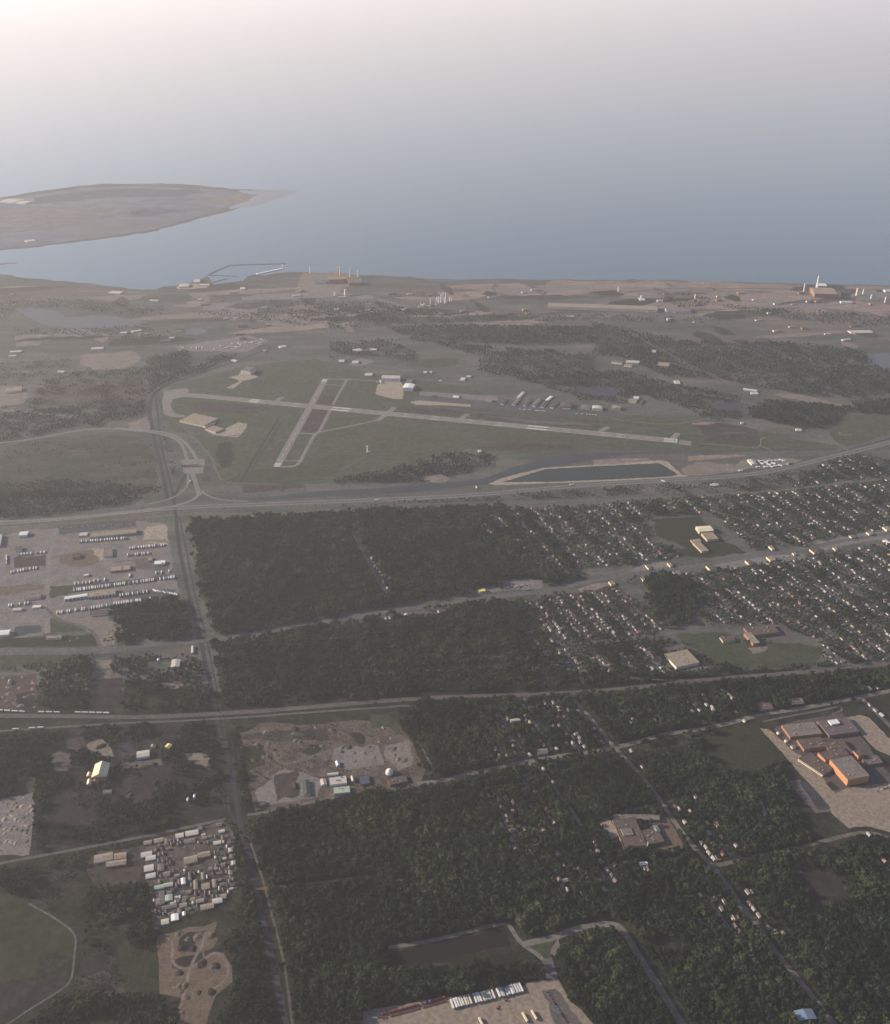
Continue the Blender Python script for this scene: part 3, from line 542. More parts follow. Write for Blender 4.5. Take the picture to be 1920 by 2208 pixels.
for lb, s, wd in (
  ('taxiway right of the cross runway, near part', "F:755,703 830,700 858,682 880,640 940,525 958,510 975,500 1030,385 1048,360", 15),
  ('taxiway right of the cross runway, far part', "F:1050,350 1075,300 1130,205", 13),
  ('taxiway along the far end to the white hangar', "F:1025,203 1120,204 1330,216", 12),
  ('short link below the far end of the cross runway', "F:1010,236 1060,235 1092,242", 9),
  ('short link in the middle of the cross runway', "F:860,510 890,513 940,515", 12),
  ('short link near the bottom of the cross runway', "F:775,667 815,670 858,664", 9),
  ('diagonal taxiway to the main runway', "F:960,508 1130,475 1305,437", 12),
  ('broad link where the diagonal meets the main runway', "F:1300,440 1345,410 1400,365", 26),
  ('stub taxiway above the left part of the main runway', "F:730,335 745,312 770,308", 24),
  ('link from the main runway to the long apron', "G:90,430 110,415 130,400", 26),
  ('second link from the main runway to the long apron', "G:880,505 900,490 928,475", 26),
  ('link at the right end of the main runway', "G:1290,550 1305,530 1325,510", 26),
  ('faint parallel taxiway before the hangars', "G:-100,360 200,392 600,432 900,462 1200,488 1300,505", 18),
  ('grey overrun strip right of the runway end', "G:1330,562 1400,570", 50)):
    RD('taxiway', lb, s, wd, m_conc if wd != 18 else m_asph, 4, free=15)

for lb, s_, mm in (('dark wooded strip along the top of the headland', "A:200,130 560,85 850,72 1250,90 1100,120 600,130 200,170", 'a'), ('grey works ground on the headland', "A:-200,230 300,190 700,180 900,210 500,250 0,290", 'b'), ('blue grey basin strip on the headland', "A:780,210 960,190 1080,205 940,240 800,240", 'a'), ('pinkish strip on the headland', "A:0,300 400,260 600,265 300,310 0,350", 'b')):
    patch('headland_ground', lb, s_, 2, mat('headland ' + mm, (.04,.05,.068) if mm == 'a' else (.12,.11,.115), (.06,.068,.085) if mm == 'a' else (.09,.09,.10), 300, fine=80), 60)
# mosaic of worked ground on the flats by the shore
tones = [('tan', m_dirt), ('reddish', m_red), ('grey', m_ralt), ('dark', m_dgreen), ('olive', m_marsh), ('brown', m_brown), ('pale', m_lot)]
FL = W("A:-100,700 900,690 B:60,290 500,300 700,340 1792,345 C:300,300 1792,330 1900,560 C:300,500 B:1792,440 700,450 400,520 A:1100,930 -100,930")
A_ = [(grd(x, y)) for x, y in ((-60, 640), (1980, 640), (1980, 735), (-60, 735))]
cn = {}
for i in range(150):
    t = random.random(); Y = 622 + 125 * random.random() ** 1.3; X = random.uniform(-40, 1960)
    if X < 380 and 655 < Y < 715 or 640 < X < 1480 and Y > 700: continue
    x, y = grd(X, Y); a = random.uniform(110, 420); b = random.uniform(35, 110); th = random.uniform(-.05, .28) if random.random() < .7 else GA + 1.6
    if th > 1: a, b = a * .6, b * .6
    n_ = random.randint(5, 8); pp = []
    for k in range(n_):
        q = 2 * math.pi * k / n_ + random.uniform(-.2, .2); u, v = a * math.cos(q) * random.uniform(.8, 1.1), b * math.sin(q) * random.uniform(.8, 1.1)
        pp.append((x + u * math.cos(th) - v * math.sin(th), y + u * math.sin(th) + v * math.cos(th)))
    nm, mm = random.choice(tones); cn[nm] = cn.get(nm, 0) + 1
    patch('industrial_ground', f'{nm} strip of worked ground on the shore flats, number {cn[nm]} built outward'.replace(f', number {cn[nm]} built outward', ''), None, 2, mm, 14, free=False, pts=pp)
for lb, s_ in (('upper pale haul road on the shore flats', "C:0,232 300,250 700,246 1200,262 1792,285"), ('straight pale road behind the rolling mill', "C:-300,300 0,296 400,268 700,262"), ('dark rail line behind the beach strip', "C:0,290 150,262 330,235 600,226 1200,232 1792,240"),
    ('pale road from the steelworks to the columns', "B:390,235 520,250 640,232 720,200"), ('rail line under the long avenue strip', "A:1000,800 1400,812 1792,850"), ('thin pale road at the left shore', "A:0,640 300,655 600,668 930,690 1240,705")):
    RD('road', lb, s_, 13, m_road if 'dark' not in lb else m_rail, 3, free=False)
# extra streets in the woods
for lb, s_, wd in (('thin track in the big wood above the avenue', "K:0,300 500,270 900,290 1100,250", 4), ('faint ride across the wood below the avenue', "K:0,860 500,800 900,800 1300,760", 4), ('second ride across the wood below the avenue', "K:0,1000 500,985 900,955 1300,930", 5),
    ('cross street in the middle woods', "P:560,590 700,570 880,560 1000,545", 6), ('second cross street in the middle woods', "P:560,860 720,830 900,890", 6), ('narrow street down to the lower houses', "P:1080,840 1130,960 1200,1080 1280,1190", 6),
    ('street between the lower houses', "Q:100,560 240,545 330,520 480,470 620,430 720,400", 7), ('narrow street in the lower middle woods', "P:560,580 600,760 680,930 760,1060 850,1190", 5), ('street left of the diagonal road', "P:900,40 980,130 1060,260 1110,370", 6)):
    RD('street', lb, s_, wd, m_road, 4, free=2)
for lb, s_, mm in (('grey track loop in the left works', "L:380,900 460,860 560,900 520,1010 430,1020", m_ralt), ('dark hollow in the left works', "L:560,980 640,930 660,1100 560,1150 520,1060", m_dark),
    ('dark hollow by the pale cream hall', "L:880,800 1000,790 1050,850 1040,910 920,910", m_rail), ('pale scraped ground by the rails', "L:1420,880 1630,870 1600,980 1450,960", m_dirt), ('dusty lane ground in the left works', "L:930,940 1250,920 1260,970 960,990", m_ralt),
    ('dark slag in the scrap yard', "L:120,420 270,400 280,520 130,530", m_dark), ('brown wet ground in the works lot', "M:420,640 600,600 620,800 440,850", m_brown), ('dusty rise in the works lot', "M:900,420 1250,400 1300,560 1000,600 880,520", m_lot), ('mud in the works lot', "M:160,420 330,400 340,560 200,620", m_dgreen),
    ('grey hardstanding in the storage yard', "N:1100,560 1260,540 1270,640 1180,700 1080,680", m_rail), ('brown stacks ground in the storage yard', "N:1240,450 1540,420 1560,600 1300,620", m_brown),
    ('grey asphalt in the truck yard', "E:440,565 700,545 1030,500 1030,520 450,610", m_asph), ('grey lane ground in the truck yard', "E:720,605 900,590 1060,590 1060,640 720,650", m_asph), ('pinkish ground in the truck yard', "E:20,470 270,450 270,550 20,560", m_lot), ('pale ground in the truck yard', "E:500,350 690,335 690,400 600,420 560,350", m_pale),
    ('brown gravel at the rail side of the truck yard', "E:810,420 900,400 1020,440 1000,480 830,470", m_ralt), ('tan drive in the truck yard', "E:310,270 520,290 1000,290 1010,300 520,310 310,300", m_dirt)):
    patch('yard_ground', lb, s_, 3, mm, 6)

for lb, s_, wd, mm in (('dark ditch line across the left part of the airfield', "F:745,420 640,590 520,790", 9, m_dgreen), ('faint mown strip beside the ditch', "F:770,430 660,600 545,790", 14, m_brown), ('thin service path across the lower airfield', "F:920,628 1150,634 1250,622 1450,635", 5, m_ralt), ('thin path to the canal woods', "F:1250,632 1180,670 1100,720", 5, m_ralt),
    ('pale path behind the far end of the cross runway', "F:700,90 880,105 1100,130 1240,150", 6, m_ralt), ('dark service road around the terminal', "F:160,450 260,520 420,535 520,520", 9, m_ralt)):
    RD('ditch' if 'ditch' in lb else 'path', lb, s_, wd, mm, 3, free=False)
for lb, s_, mm in (('dark rough grass left of the ditch', "F:400,570 470,560 490,640 470,700 420,710 380,640", m_dgreen), ('brown infield below the main runway at the left', "F:230,330 500,345 700,365 600,400 300,390", m_brown), ('brown grass by the far end of the cross runway', "F:590,205 680,215 670,235 580,230", m_brown), ('olive infield between the two runways', "F:1000,300 1080,300 1050,345 960,345", m_brown),
    ('olive infield beside the cross runway', "F:890,380 1020,382 975,500 870,505", m_brown), ('brown strip under the parallel taxiway', "G:200,410 800,455 850,470 500,455", m_ralt), ('rough brown strip above the reservoir', "G:150,600 400,560 760,580 700,600 400,610", m_brown), ('olive rough beside the long track', "T:260,990 460,990 460,1000 260,1000", m_ralt)):
    patch('airfield_ground', lb, s_, 3, mm, 7, free=False)
for lb, s_ in (('pale haul loop winding through the sand pit', "N:1160,900 1200,960 1180,1080 1280,1130 1400,1060 1480,1000 1540,1030 1580,1120 1560,1200 1470,1260"), ('middle haul track of the sand pit', "N:1420,860 1400,950 1340,1050 1300,1150 1280,1260 1240,1400")):
    RD('haul_track', lb, s_, 6, m_dirt, 3)
# ------------------------------------------------------------------ trees
def ico(sub):
    bm = bmesh.new(); bmesh.ops.create_icosphere(bm, subdivisions=sub, radius=1)
    v = [tuple(x.co) for x in bm.verts]; f = [tuple(a.index for a in x.verts) for x in bm.faces]; bm.free(); return v, f
ICO = ico(1)
def crown_data(seed, n=110, low=False):
    """unit tree 1 m tall: lumps of leaf sprays round several limbs"""
    r = random.Random(seed); lobes = [(0, 0, .62, .27)]
    for k in range(r.randint(5, 7)):
        a = r.uniform(0, 6.28); d = r.uniform(.14, .26); lobes.append((d * math.cos(a), d * math.sin(a), r.uniform(.42, .82), r.uniform(.13, .2)))
    mb = MB()
    for x, y, z, q in lobes:         # leafy mass of each lump
        v, f = ICO; s = r.uniform(.8, 1.0) * q * .86
        mb.add([(x + a * s * (1 + r.uniform(-.2, .2)), y + b * s * (1 + r.uniform(-.2, .2)), z + c * s * .85 * (1 + r.uniform(-.2, .2))) for a, b, c in v], f, 0)
    for k in range(n):
        x, y, z, q = r.choice(lobes); a = r.uniform(0, 6.28); c = r.uniform(-.5, 1); s_ = math.sqrt(1 - c * c)
        nx, ny, nz = s_ * math.cos(a), s_ * math.sin(a), c; q *= r.uniform(.85, 1.22)
        p = Vector((x + nx * q, y + ny * q, z + nz * q * .9)); nrm = Vector((nx + r.uniform(-.8, .8), ny + r.uniform(-.8, .8), nz + r.uniform(-.6, .8))).normalized()
        t = nrm.orthogonal().normalized(); u = nrm.cross(t); h = r.uniform(.045, .085)
        mb.add([p - t * h, p + u * h * .8 - nrm * h * .3, p + t * h, p - u * h * .8 - nrm * h * .3], [(0, 1, 2, 3)], 0)
    return mb
def trunk_data(seed, mi=0):
    r = random.Random(seed); mb = MB(); mb.tube((0, 0, -.02), (0, 0, .55), .028, .014, 6, mi)
    for k in range(4):
        a = k * 1.6 + r.uniform(-.4, .4); mb.tube((0, 0, r.uniform(.25, .42)), (.2 * math.cos(a), .2 * math.sin(a), r.uniform(.5, .7)), .012, .005, 5, mi)
    return mb
CROWNS = [crown_data(s, 150).mesh('crown', m_leaf) for s in range(5)]
TRUNKS = [trunk_data(s).mesh('trunk', m_bark) for s in range(3)]
def scatter_group():
    g = bpy.data.node_groups.new('scatter trees', 'GeometryNodeTree')
    g.interface.new_socket('Geometry', in_out='INPUT', socket_type='NodeSocketGeometry'); g.interface.new_socket('Geometry', in_out='OUTPUT', socket_type='NodeSocketGeometry')
    N = g.nodes; L = g.links; gi = N.new('NodeGroupInput'); go = N.new('NodeGroupOutput')
    def attr(nm, ty):
        a = N.new('GeometryNodeInputNamedAttribute'); a.data_type = ty; a.inputs[0].default_value = nm; return a.outputs[0]
    tid = attr('tid', 'INT'); g2i = N.new('GeometryNodeGeometryToInstance')
    def sep(k):
        c = N.new('FunctionNodeCompare'); c.data_type = 'INT'; c.operation = 'EQUAL'; c.inputs[3].default_value = k
        L.new(tid, c.inputs[2]); s = N.new('GeometryNodeSeparateGeometry'); s.domain = 'POINT'
        L.new(gi.outputs[0], s.inputs[0]); L.new(c.outputs[0], s.inputs[1]); return s.outputs[0]
    for k in range(1, 5): L.new(sep(k), g2i.inputs[0])
    ip = N.new('GeometryNodeInstanceOnPoints'); L.new(sep(0), ip.inputs['Points']); L.new(g2i.outputs[0], ip.inputs['Instance'])
    ip.inputs['Pick Instance'].default_value = True; L.new(attr('pick', 'INT'), ip.inputs['Instance Index'])
    L.new(attr('rot', 'FLOAT_VECTOR'), ip.inputs['Rotation']); L.new(attr('scl', 'FLOAT_VECTOR'), ip.inputs['Scale'])
    L.new(ip.outputs[0], go.inputs[0]); return g
SG = scatter_group()
TPL = []
for s in range(4):
    a = crown_data(20 + s, 90); b = trunk_data(s, 1); a.add(b.v, b.f, 1); TPL.append(a)
def mass(name, label, pts, hs):
    """one wood: the trees of pts with heights hs"""
    v = [(x, y, LZ[1]) for x, y in pts]; f = []; mi = []; tid = [0] * len(v)
    for k, t in enumerate(TPL):
        o = len(v); v += t.v; f += [tuple(i + o for i in q) for q in t.f]; mi += t.m; tid += [k + 1] * len(t.v)
    me = bpy.data.meshes.new(name); me.from_pydata(v, [], f); me.polygons.foreach_set('material_index', mi)
    me.materials.append(m_leaf); me.materials.append(m_bark); n = len(v); m0 = len(pts)
    me.attributes.new('tid', 'INT', 'POINT').data.foreach_set('value', tid)
    pk = np.zeros(n, np.int32); pk[:m0] = rng.integers(0, 4, m0); me.attributes.new('pick', 'INT', 'POINT').data.foreach_set('value', pk)
    ro = np.zeros((n, 3), np.float32); ro[:m0, 2] = rng.uniform(0, 6.28, m0); ro[:m0, 0] = rng.normal(0, .06, m0)
    me.attributes.new('rot', 'FLOAT_VECTOR', 'POINT').data.foreach_set('vector', ro.ravel())
    sc_ = np.ones((n, 3), np.float32); wd = rng.uniform(.85, 1.25, m0)
    sc_[:m0, 2] = hs; sc_[:m0, 0] = hs * wd; sc_[:m0, 1] = hs * wd
    me.attributes.new('scl', 'FLOAT_VECTOR', 'POINT').data.foreach_set('vector', sc_.ravel())
    o = link(bpy.data.objects.new(name, me)); o.modifiers.new('trees', 'NODES').node_group = SG
    return tag(o, label, 'wood', None, 'stuff')
def inside(P, poly):
    x, y = P[:, 0], P[:, 1]; r = np.zeros(len(P), bool); n = len(poly)
    for i in range(n):
        x0, y0 = poly[i]; x1, y1 = poly[i - 1]
        if y0 == y1: continue
        c = ((y0 > y) != (y1 > y)) & (x < (x1 - x0) * (y - y0) / (y1 - y0) + x0); r ^= c
    return r
def near(P, line, d):
    r = np.zeros(len(P), bool)
    A = np.array(line)
    mnx, mny = A.min(0) - d; mxx, mxy = A.max(0) + d
    idx = np.where((P[:, 0] > mnx) & (P[:, 0] < mxx) & (P[:, 1] > mny) & (P[:, 1] < mxy))[0]
    Q = P[idx]; hit = np.zeros(len(idx), bool)
    for a, b in zip(A[:-1], A[1:]):
        v = b - a; L = v @ v
        if L < 1e-6: continue
        t = np.clip(((Q - a) @ v) / L, 0, 1); hit |= ((Q - a - t[:, None] * v) ** 2).sum(1) < d * d
    r[idx] = hit; return r
def clear_of(P):
    keep = np.ones(len(P), bool)
    for e in EXC:
        if e[0] == 'poly':
            A = np.array(e[1]); idx = np.where((P[:, 0] > A[:, 0].min()) & (P[:, 0] < A[:, 0].max()) & (P[:, 1] > A[:, 1].min()) & (P[:, 1] < A[:, 1].max()) & keep)[0]
            if len(idx): keep[idx[inside(P[idx], e[1])]] = False
        else: keep &= ~near(P, e[1], e[2])
    return keep
def vnoise(P, s, seed):
    r = np.random.default_rng(seed); T = r.random((64, 64)); u = P / s; i = np.floor(u).astype(int); f = u - i; f = f * f * (3 - 2 * f)
    g = lambda a, b: T[(i[:, 0] + a) % 64, (i[:, 1] + b) % 64]
    return (g(0,0)*(1-f[:,0])+g(1,0)*f[:,0])*(1-f[:,1])+(g(0,1)*(1-f[:,0])+g(1,1)*f[:,0])*f[:,1]
def sample(poly, sp, thin=0.0, patchy=0.0):
    A = np.array(poly); x0, y0 = A.min(0); x1, y1 = A.max(0)
    gx, gy = np.meshgrid(np.arange(x0, x1, sp), np.arange(y0, y1, sp)); P = np.stack([gx.ravel(), gy.ravel()], 1)
    P = P + rng.uniform(-.48, .48, P.shape) * sp
    wob = np.stack([vnoise(P, 28, 21), vnoise(P, 28, 22)], 1) + .5 * np.stack([vnoise(P, 9, 23), vnoise(P, 9, 24)], 1) - .75
    P = P[inside(P + wob * 34, poly)]
    k = rng.random(len(P)) > thin
    if patchy: k &= vnoise(P, 60, 3) * .6 + vnoise(P, 22, 4) * .4 > patchy
    P = P[k]; return P[clear_of(P)]
NEARPTS = []
WOODS = []; SPEC = []
def off_houses(P, r2):
    if not len(P) or not HOUSEPTS: return P
    k = np.ones(len(P), bool); x0, y0 = P.min(0) - 20; x1, y1 = P.max(0) + 20
    for hx, hy in HOUSEPTS:
        if x0 < hx < x1 and y0 < hy < y1:
            dx = P[:, 0] - hx; dy = P[:, 1] - hy + 5; k &= dx * dx + dy * dy * .6 > r2
    return P[k]
def wood(name, label, s, sp=8.5, h=12, thin=.06, patchy=0.0):
    if patchy == 0: patchy = .15; h *= 1.22
    SPEC.append((name, label, s, sp, h, thin, patchy))
def grow(name, label, s, sp, h, thin, patchy):
    P = off_houses(sample(W(s), sp, thin, patchy), 150)
    hs = h * (.5 + .65 * vnoise(P, 38, 1) + .35 * vnoise(P, 14, 2)) * rng.uniform(.7, 1.25, len(P))
    WOODS.append([name, label, P, hs])
wood('woodland', 'big dark wood between the rail corridor and the avenue', "W:383,1048 540,1040 700,1030 760,1025 860,1022 1000,1018 1060,1030 1180,1165 1060,1182 960,1190 700,1236 440,1285 410,1210 395,1120", 8.5, 13, .03)
wood('woodland', 'dark wood between the avenue and the wide railway', "W:425,1300 700,1255 960,1210 1050,1212 1075,1290 1130,1340 1200,1350 1330,1362 1250,1372 900,1395 620,1408 440,1420", 8.5, 13, .03)
wood('woodland', 'dark wood below the truck yards', "E:690,700 920,662 1080,650 1130,760 1180,885 900,915 705,930 700,830 655,760", 8.5, 13, .03)
wood('grove', 'tree clumps above the railway on the left', "L:290,240 640,125 730,160 690,300 690,530 400,545 290,520", 9, 12, .15, .3)
wood('grove', 'tree clumps between the dark pond and the rail corridor', "L:870,130 1190,110 1500,150 1590,300 1640,560 940,545 950,290 870,230", 9, 12, .2, .36)
wood('grove', 'dark trees left of the churned works ground', "L:-200,725 280,740 300,1180 130,1250 -200,1240", 8.5, 12, .1, .2)
wood('grove', 'trees scattered over the churned works ground', "L:300,760 700,660 1340,650 1600,640 1700,900 1720,1362 N:1560,90 1000,200 250,320 L:260,1200", 8.5, 11, .25, .45)
wood('woodland', 'tree belt between the wide railway and the school street', "W:840,1415 1060,1400 1400,1378 1792,1348 1900,1340 1900,1392 1560,1430 1400,1478 1230,1510 1000,1575 880,1570 850,1500", 8, 12, .05)
wood('woodland', 'thin trees along the wide railway', "W:440,1420 900,1402 1330,1372 1792,1335 1792,1345 1400,1378 900,1412 460,1440", 9, 9, .2, .2)
wood('woodland', 'large dark wood filling the lower middle', "W:495,1655 560,1640 850,1598 1000,1565 1230,1530 1400,1500 1440,1560 1420,1640 1470,1800 1640,1950 1900,2200 1400,2200 1250,1880 1120,1898 1040,1890 1020,1860 780,1925 760,1960 1080,1930 1100,1960 1090,1975 850,2010 745,2040 720,2110 590,2110 560,1900 530,1800", 8.2, 12.5, .02)
wood('woodland', 'dark wood at the lower right corner', "W:1380,1490 1440,1470 1540,1480 1600,1600 1640,1720 1792,1680 1980,1700 1980,2200 1860,2200 1640,1950 1500,1800 1440,1700 1380,1600", 8.2, 12.5, .02)
wood('woodland', 'wood inside the paved loop road at the bottom', "W:1110,1888 1240,1875 1400,2110 1190,2110 1130,1960", 8, 12.5, .02)
wood('grove', 'tree belt along the left of the rail corridor', "N:1560,80 1625,80 1720,450 1860,1000 1900,1600 1480,1600 1560,1300 1640,1200 1600,1010 1560,960 1650,640", 8, 11, .05, .05)
wood('grove', 'wood at the lower left edge below the green plot', "N:530,1300 860,1285 1080,1295 1120,1420 1200,1600 100,1600 300,1400", 8, 11.5, .1, .22)
wood('grove', 'trees between the field and the storage yard', "N:540,510 900,540 1040,500 1060,850 1080,940 860,950 700,1000 540,960 560,880", 8.5, 11, .2, .35)
wood('grove', 'tree clump at the left edge beside the olive field', "N:-80,410 190,440 195,640 40,590 -80,560", 8, 11, .05, .1)
wood('grove', 'strip of trees beside the stone yard', "N:220,0 290,0 300,330 220,340", 8, 10, .1, .1)
wood('grove', 'trees under the lane at the top of the storage yard', "N:300,350 1000,225 1000,260 640,310 600,440 200,450 0,420", 8.5, 9, .4, .45)
wood('grove', 'trees around the works lot', "M:60,200 140,280 160,560 220,760 270,940 180,960 100,700", 8, 9, .15, .25)
wood('grove', 'trees below the domed hall', "M:760,840 1020,800 1200,750 1540,745 1700,650 1792,700 1792,971 300,971", 8, 11, .1, .1)
wood('grove', 'trees at the right corner of the works lot', "M:1420,110 1792,60 1792,640 1640,600 1500,320", 8, 11, .15, .12)
wood('grove', 'trees in the canal bend below the airfield', "F:1560,800 1400,792 1040,800 1080,745 1400,655 1792,628 G:220,628 270,650 250,700 60,745", 9.5, 10, .1, .3)
wood('grove', 'trees right of the main avenue bend', "I:-60,860 200,840 480,830 560,860 640,930 700,990 900,1020 800,1050 500,1090 0,1120", 8.5, 11, .15, .2)
wood('grove', 'row of trees around the large green lawn', "I:640,850 760,830 1200,870 1180,885 900,880 800,880 660,1000 1000,1015 1340,990 1500,960 1500,1000 900,1045 640,1000", 8, 9, .1, .1)
wood('woodland', 'dark trees left of the toll road on the left', "E:-200,10 300,0 560,0 900,40 700,90 300,140 0,165 -200,180", 10, 11, .1, .25)
wood('woodland', 'hazy woods at the left edge beyond the highway', "D:-200,620 400,560 700,560 880,510 900,600 640,660 400,680 200,735 0,755 -200,780", 11, 11, .1, .3)
wood('woodland', 'hazy trees beside the curving rail line', "D:890,260 1120,210 1150,330 1300,250 1450,230 1200,350 1000,410 900,480 880,380", 11, 11, .08, .18)
wood('bushes', 'scattered bushes on the marsh meadow', "D:20,790 640,715 930,830 950,1060 0,1040", 12, 5, .4, .52)
wood('woodland', 'hazy wood behind the airfield in the middle', "B:540,470 760,455 1300,460 1792,470 1792,560 1400,570 1000,560 700,540", 14, 14, .05, .2)
wood('woodland', 'broad hazy woods behind the hangars', "B:300,560 620,540 800,560 1100,640 1100,730 1400,800 1792,830 C:0,440 500,540 700,560 1160,560 1600,600 1792,720 1900,850 T:1450,690 1100,660 700,600 200,500 C:450,760 150,650 B:1400,600 1000,570 700,545", 14, 13, .1, .28)
wood('woodland', 'dark woods left of the round green field', "T:500,770 700,700 1000,720 1180,740 1400,770 1450,700 1900,690 1950,850 1700,830 1400,820 1180,960 1000,960 700,900 500,860", 11, 13, .06, .08)
wood('woodland', 'hazy scrub woods left of the airfield', "D:200,390 480,340 700,340 870,300 880,500 600,560 430,600 200,560", 14, 8, .2, .46)
wood('woodland', 'thin woods along the far flats', "B:0,310 520,310 640,350 620,440 300,480 0,450 A:1100,820 1500,830 1792,760", 20, 12, .1, .42)
wood('woodland', 'far dark tree strips by the right shore', "C:500,260 700,290 720,330 500,350 430,290 C:1000,350 1792,400 2000,470 1400,440 1000,400", 20, 12, .1, .25)
wood('woodland', 'thin trees between toll road and pale railway', "F:1000,915 1792,885 G:400,862 1400,800 H:0,640 500,640 900,570 1200,520 1400,520 1200,600 900,670 400,700 0,720 K:1792,0 1000,10 0,40", 10, 9, .25, .36)
wood('woodland', 'trees right of the olive lawn above the estate', "I:310,480 380,440 520,440 620,520 640,640 560,740 440,770 340,680", 8.5, 14, .03)
wood('woodland', 'row of dark trees above the yellow school', "I:330,50 640,20 650,70 350,92", 8.5, 12, .03)
wood('woodland', 'trees under the left avenue strip', "L:480,120 700,105 760,130 640,135 300,215 0,250 -60,240 200,200", 8, 9, .15, .15)
# housing areas, trees between the houses
HOODS = [('mid', W('P:480,60 700,20 1060,40 1160,150 1300,330 1050,350 740,420 560,360 480,200'), .2), ('middle', W('P:560,560 820,480 920,560 1100,800 1150,900 1260,1100 1000,1180 760,1100 620,900'), .15), ('factory', W('Q:0,480 120,440 230,330 420,420 540,450 420,600 180,620 0,640'), .2), ('diagonal', W('Q:720,560 940,620 1060,760 1000,860 820,830 700,700'), .2), ('schoolwood', W('J:170,850 420,830 700,1000 760,1180 640,1300 420,1240 250,1000'), .2), ('northwood', W('K:240,60 420,60 560,300 620,560 480,560 330,300'), .1),
 ('estate', W("K:1370,620 1560,560 1720,560 I:130,500 330,660 420,780 330,820 0,850 K:1640,845 1450,740"), .26),
 ('north', W("K:1080,60 1792,30 H:500,720 900,700 1250,660 1792,600 1950,590 I:1950,120 1792,170 1400,230 1290,275 1100,270 950,290 860,200 700,80 330,45 330,250 560,330 280,380 K:1700,400 1500,420 1250,240 1080,180"), .36),
 ('south', W("I:170,500 300,480 560,440 900,400 1280,340 1792,260 1950,240 1950,960 1792,960 1400,990 1380,860 1250,790 900,740 640,740 600,640 560,520 450,440"), .30),
 ('bottom', W("K:1400,760 1640,850 I:0,870 400,880 430,1040 200,1060 K:1600,1060 1450,900"), .42),
 ('east', W("H:1170,560 1400,440 1600,420 1792,460 1950,500 1950,560 1500,600 1250,630 1050,660"), .36)]

hoodlab = {'mid': 'garden trees of the houses above the school street', 'middle': 'garden trees of the houses in the middle woods', 'factory': 'garden trees of the houses below the brown factory', 'diagonal': 'garden trees beside the lower diagonal road', 'schoolwood': 'garden trees of the houses in the wood left of the running track', 'northwood': 'trees along the lane in the big wood', 'estate': 'garden trees between the bright houses of the estate', 'north': 'garden trees of the housing area between toll road and avenue', 'south': 'garden trees of the housing area below the avenue', 'bottom': 'garden trees between houses left of the wide flat hall', 'east': 'garden trees at the right edge beside the toll road'}

wood('bushes', 'low bushes over the churned works ground and its rim', "L:280,740 700,650 1340,650 1660,680 1720,1100 1760,1362 N:1600,60 1000,200 250,320 230,0", 7, 5, .3, .44)
wood('bushes', 'low bushes between the left plots below the lane', "N:-80,420 600,300 1000,240 1000,560 1080,900 1080,1300 540,1300 530,900 200,640 -80,560", 7, 5.5, .3, .46)
wood('bushes', 'low bushes on the works lot', "M:130,290 300,225 700,235 1000,205 1400,205 1560,400 1640,600 1530,740 200,930 150,560", 8, 4, .5, .52)
wood('woodland', 'patchy woods behind the hangar rows', "G:560,180 1000,160 1300,235 1660,300 1700,430 1500,440 1300,345 1100,290 1000,340 760,320 560,250", 11, 11, .1, .34)
wood('woodland', 'ragged scrub trees across the hazy left plain', "D:-100,300 400,260 880,240 880,560 600,560 0,600 -100,560", 14, 8, .25, .5)
wood('woodland', 'ragged tree strips across the middle flats', "B:0,340 600,350 1000,385 1792,385 C:900,420 500,440 0,425 B:1000,440 500,440 0,430", 17, 10, .1, .42)
wood('woodland', 'tree belt between the two railways at the left', "D:920,640 985,700 1040,900 1080,1040 1020,1060 960,900 920,760", 10, 9, .2, .35)
wood('woodland', 'tree line below the marsh meadow', "D:-60,1020 300,1000 960,1040 1000,1075 600,1090 -60,1110", 10, 9, .1, .28)
wood('woodland', 'trees around the square yard beyond the airfield', "B:200,560 540,540 760,640 700,680 520,640 300,640 200,660", 12, 10, .1, .4)
wood('woodland', 'hazy trees under the lagoon', "A:100,920 500,925 900,900 1100,960 900,980 500,960 100,960", 15, 9, .2, .42)
wood('woodland', 'hazy trees above the lagoon', "A:0,760 300,740 700,770 1000,790 1000,850 780,845 400,800 100,790 0,900", 15, 9, .2, .38)
wood('woodland', 'tree strip above the lower railway in the right middle', "I:200,1060 900,1040 1400,980 1792,950 1792,985 1300,1030 700,1070 200,1100", 8.5, 10, .1, .12)
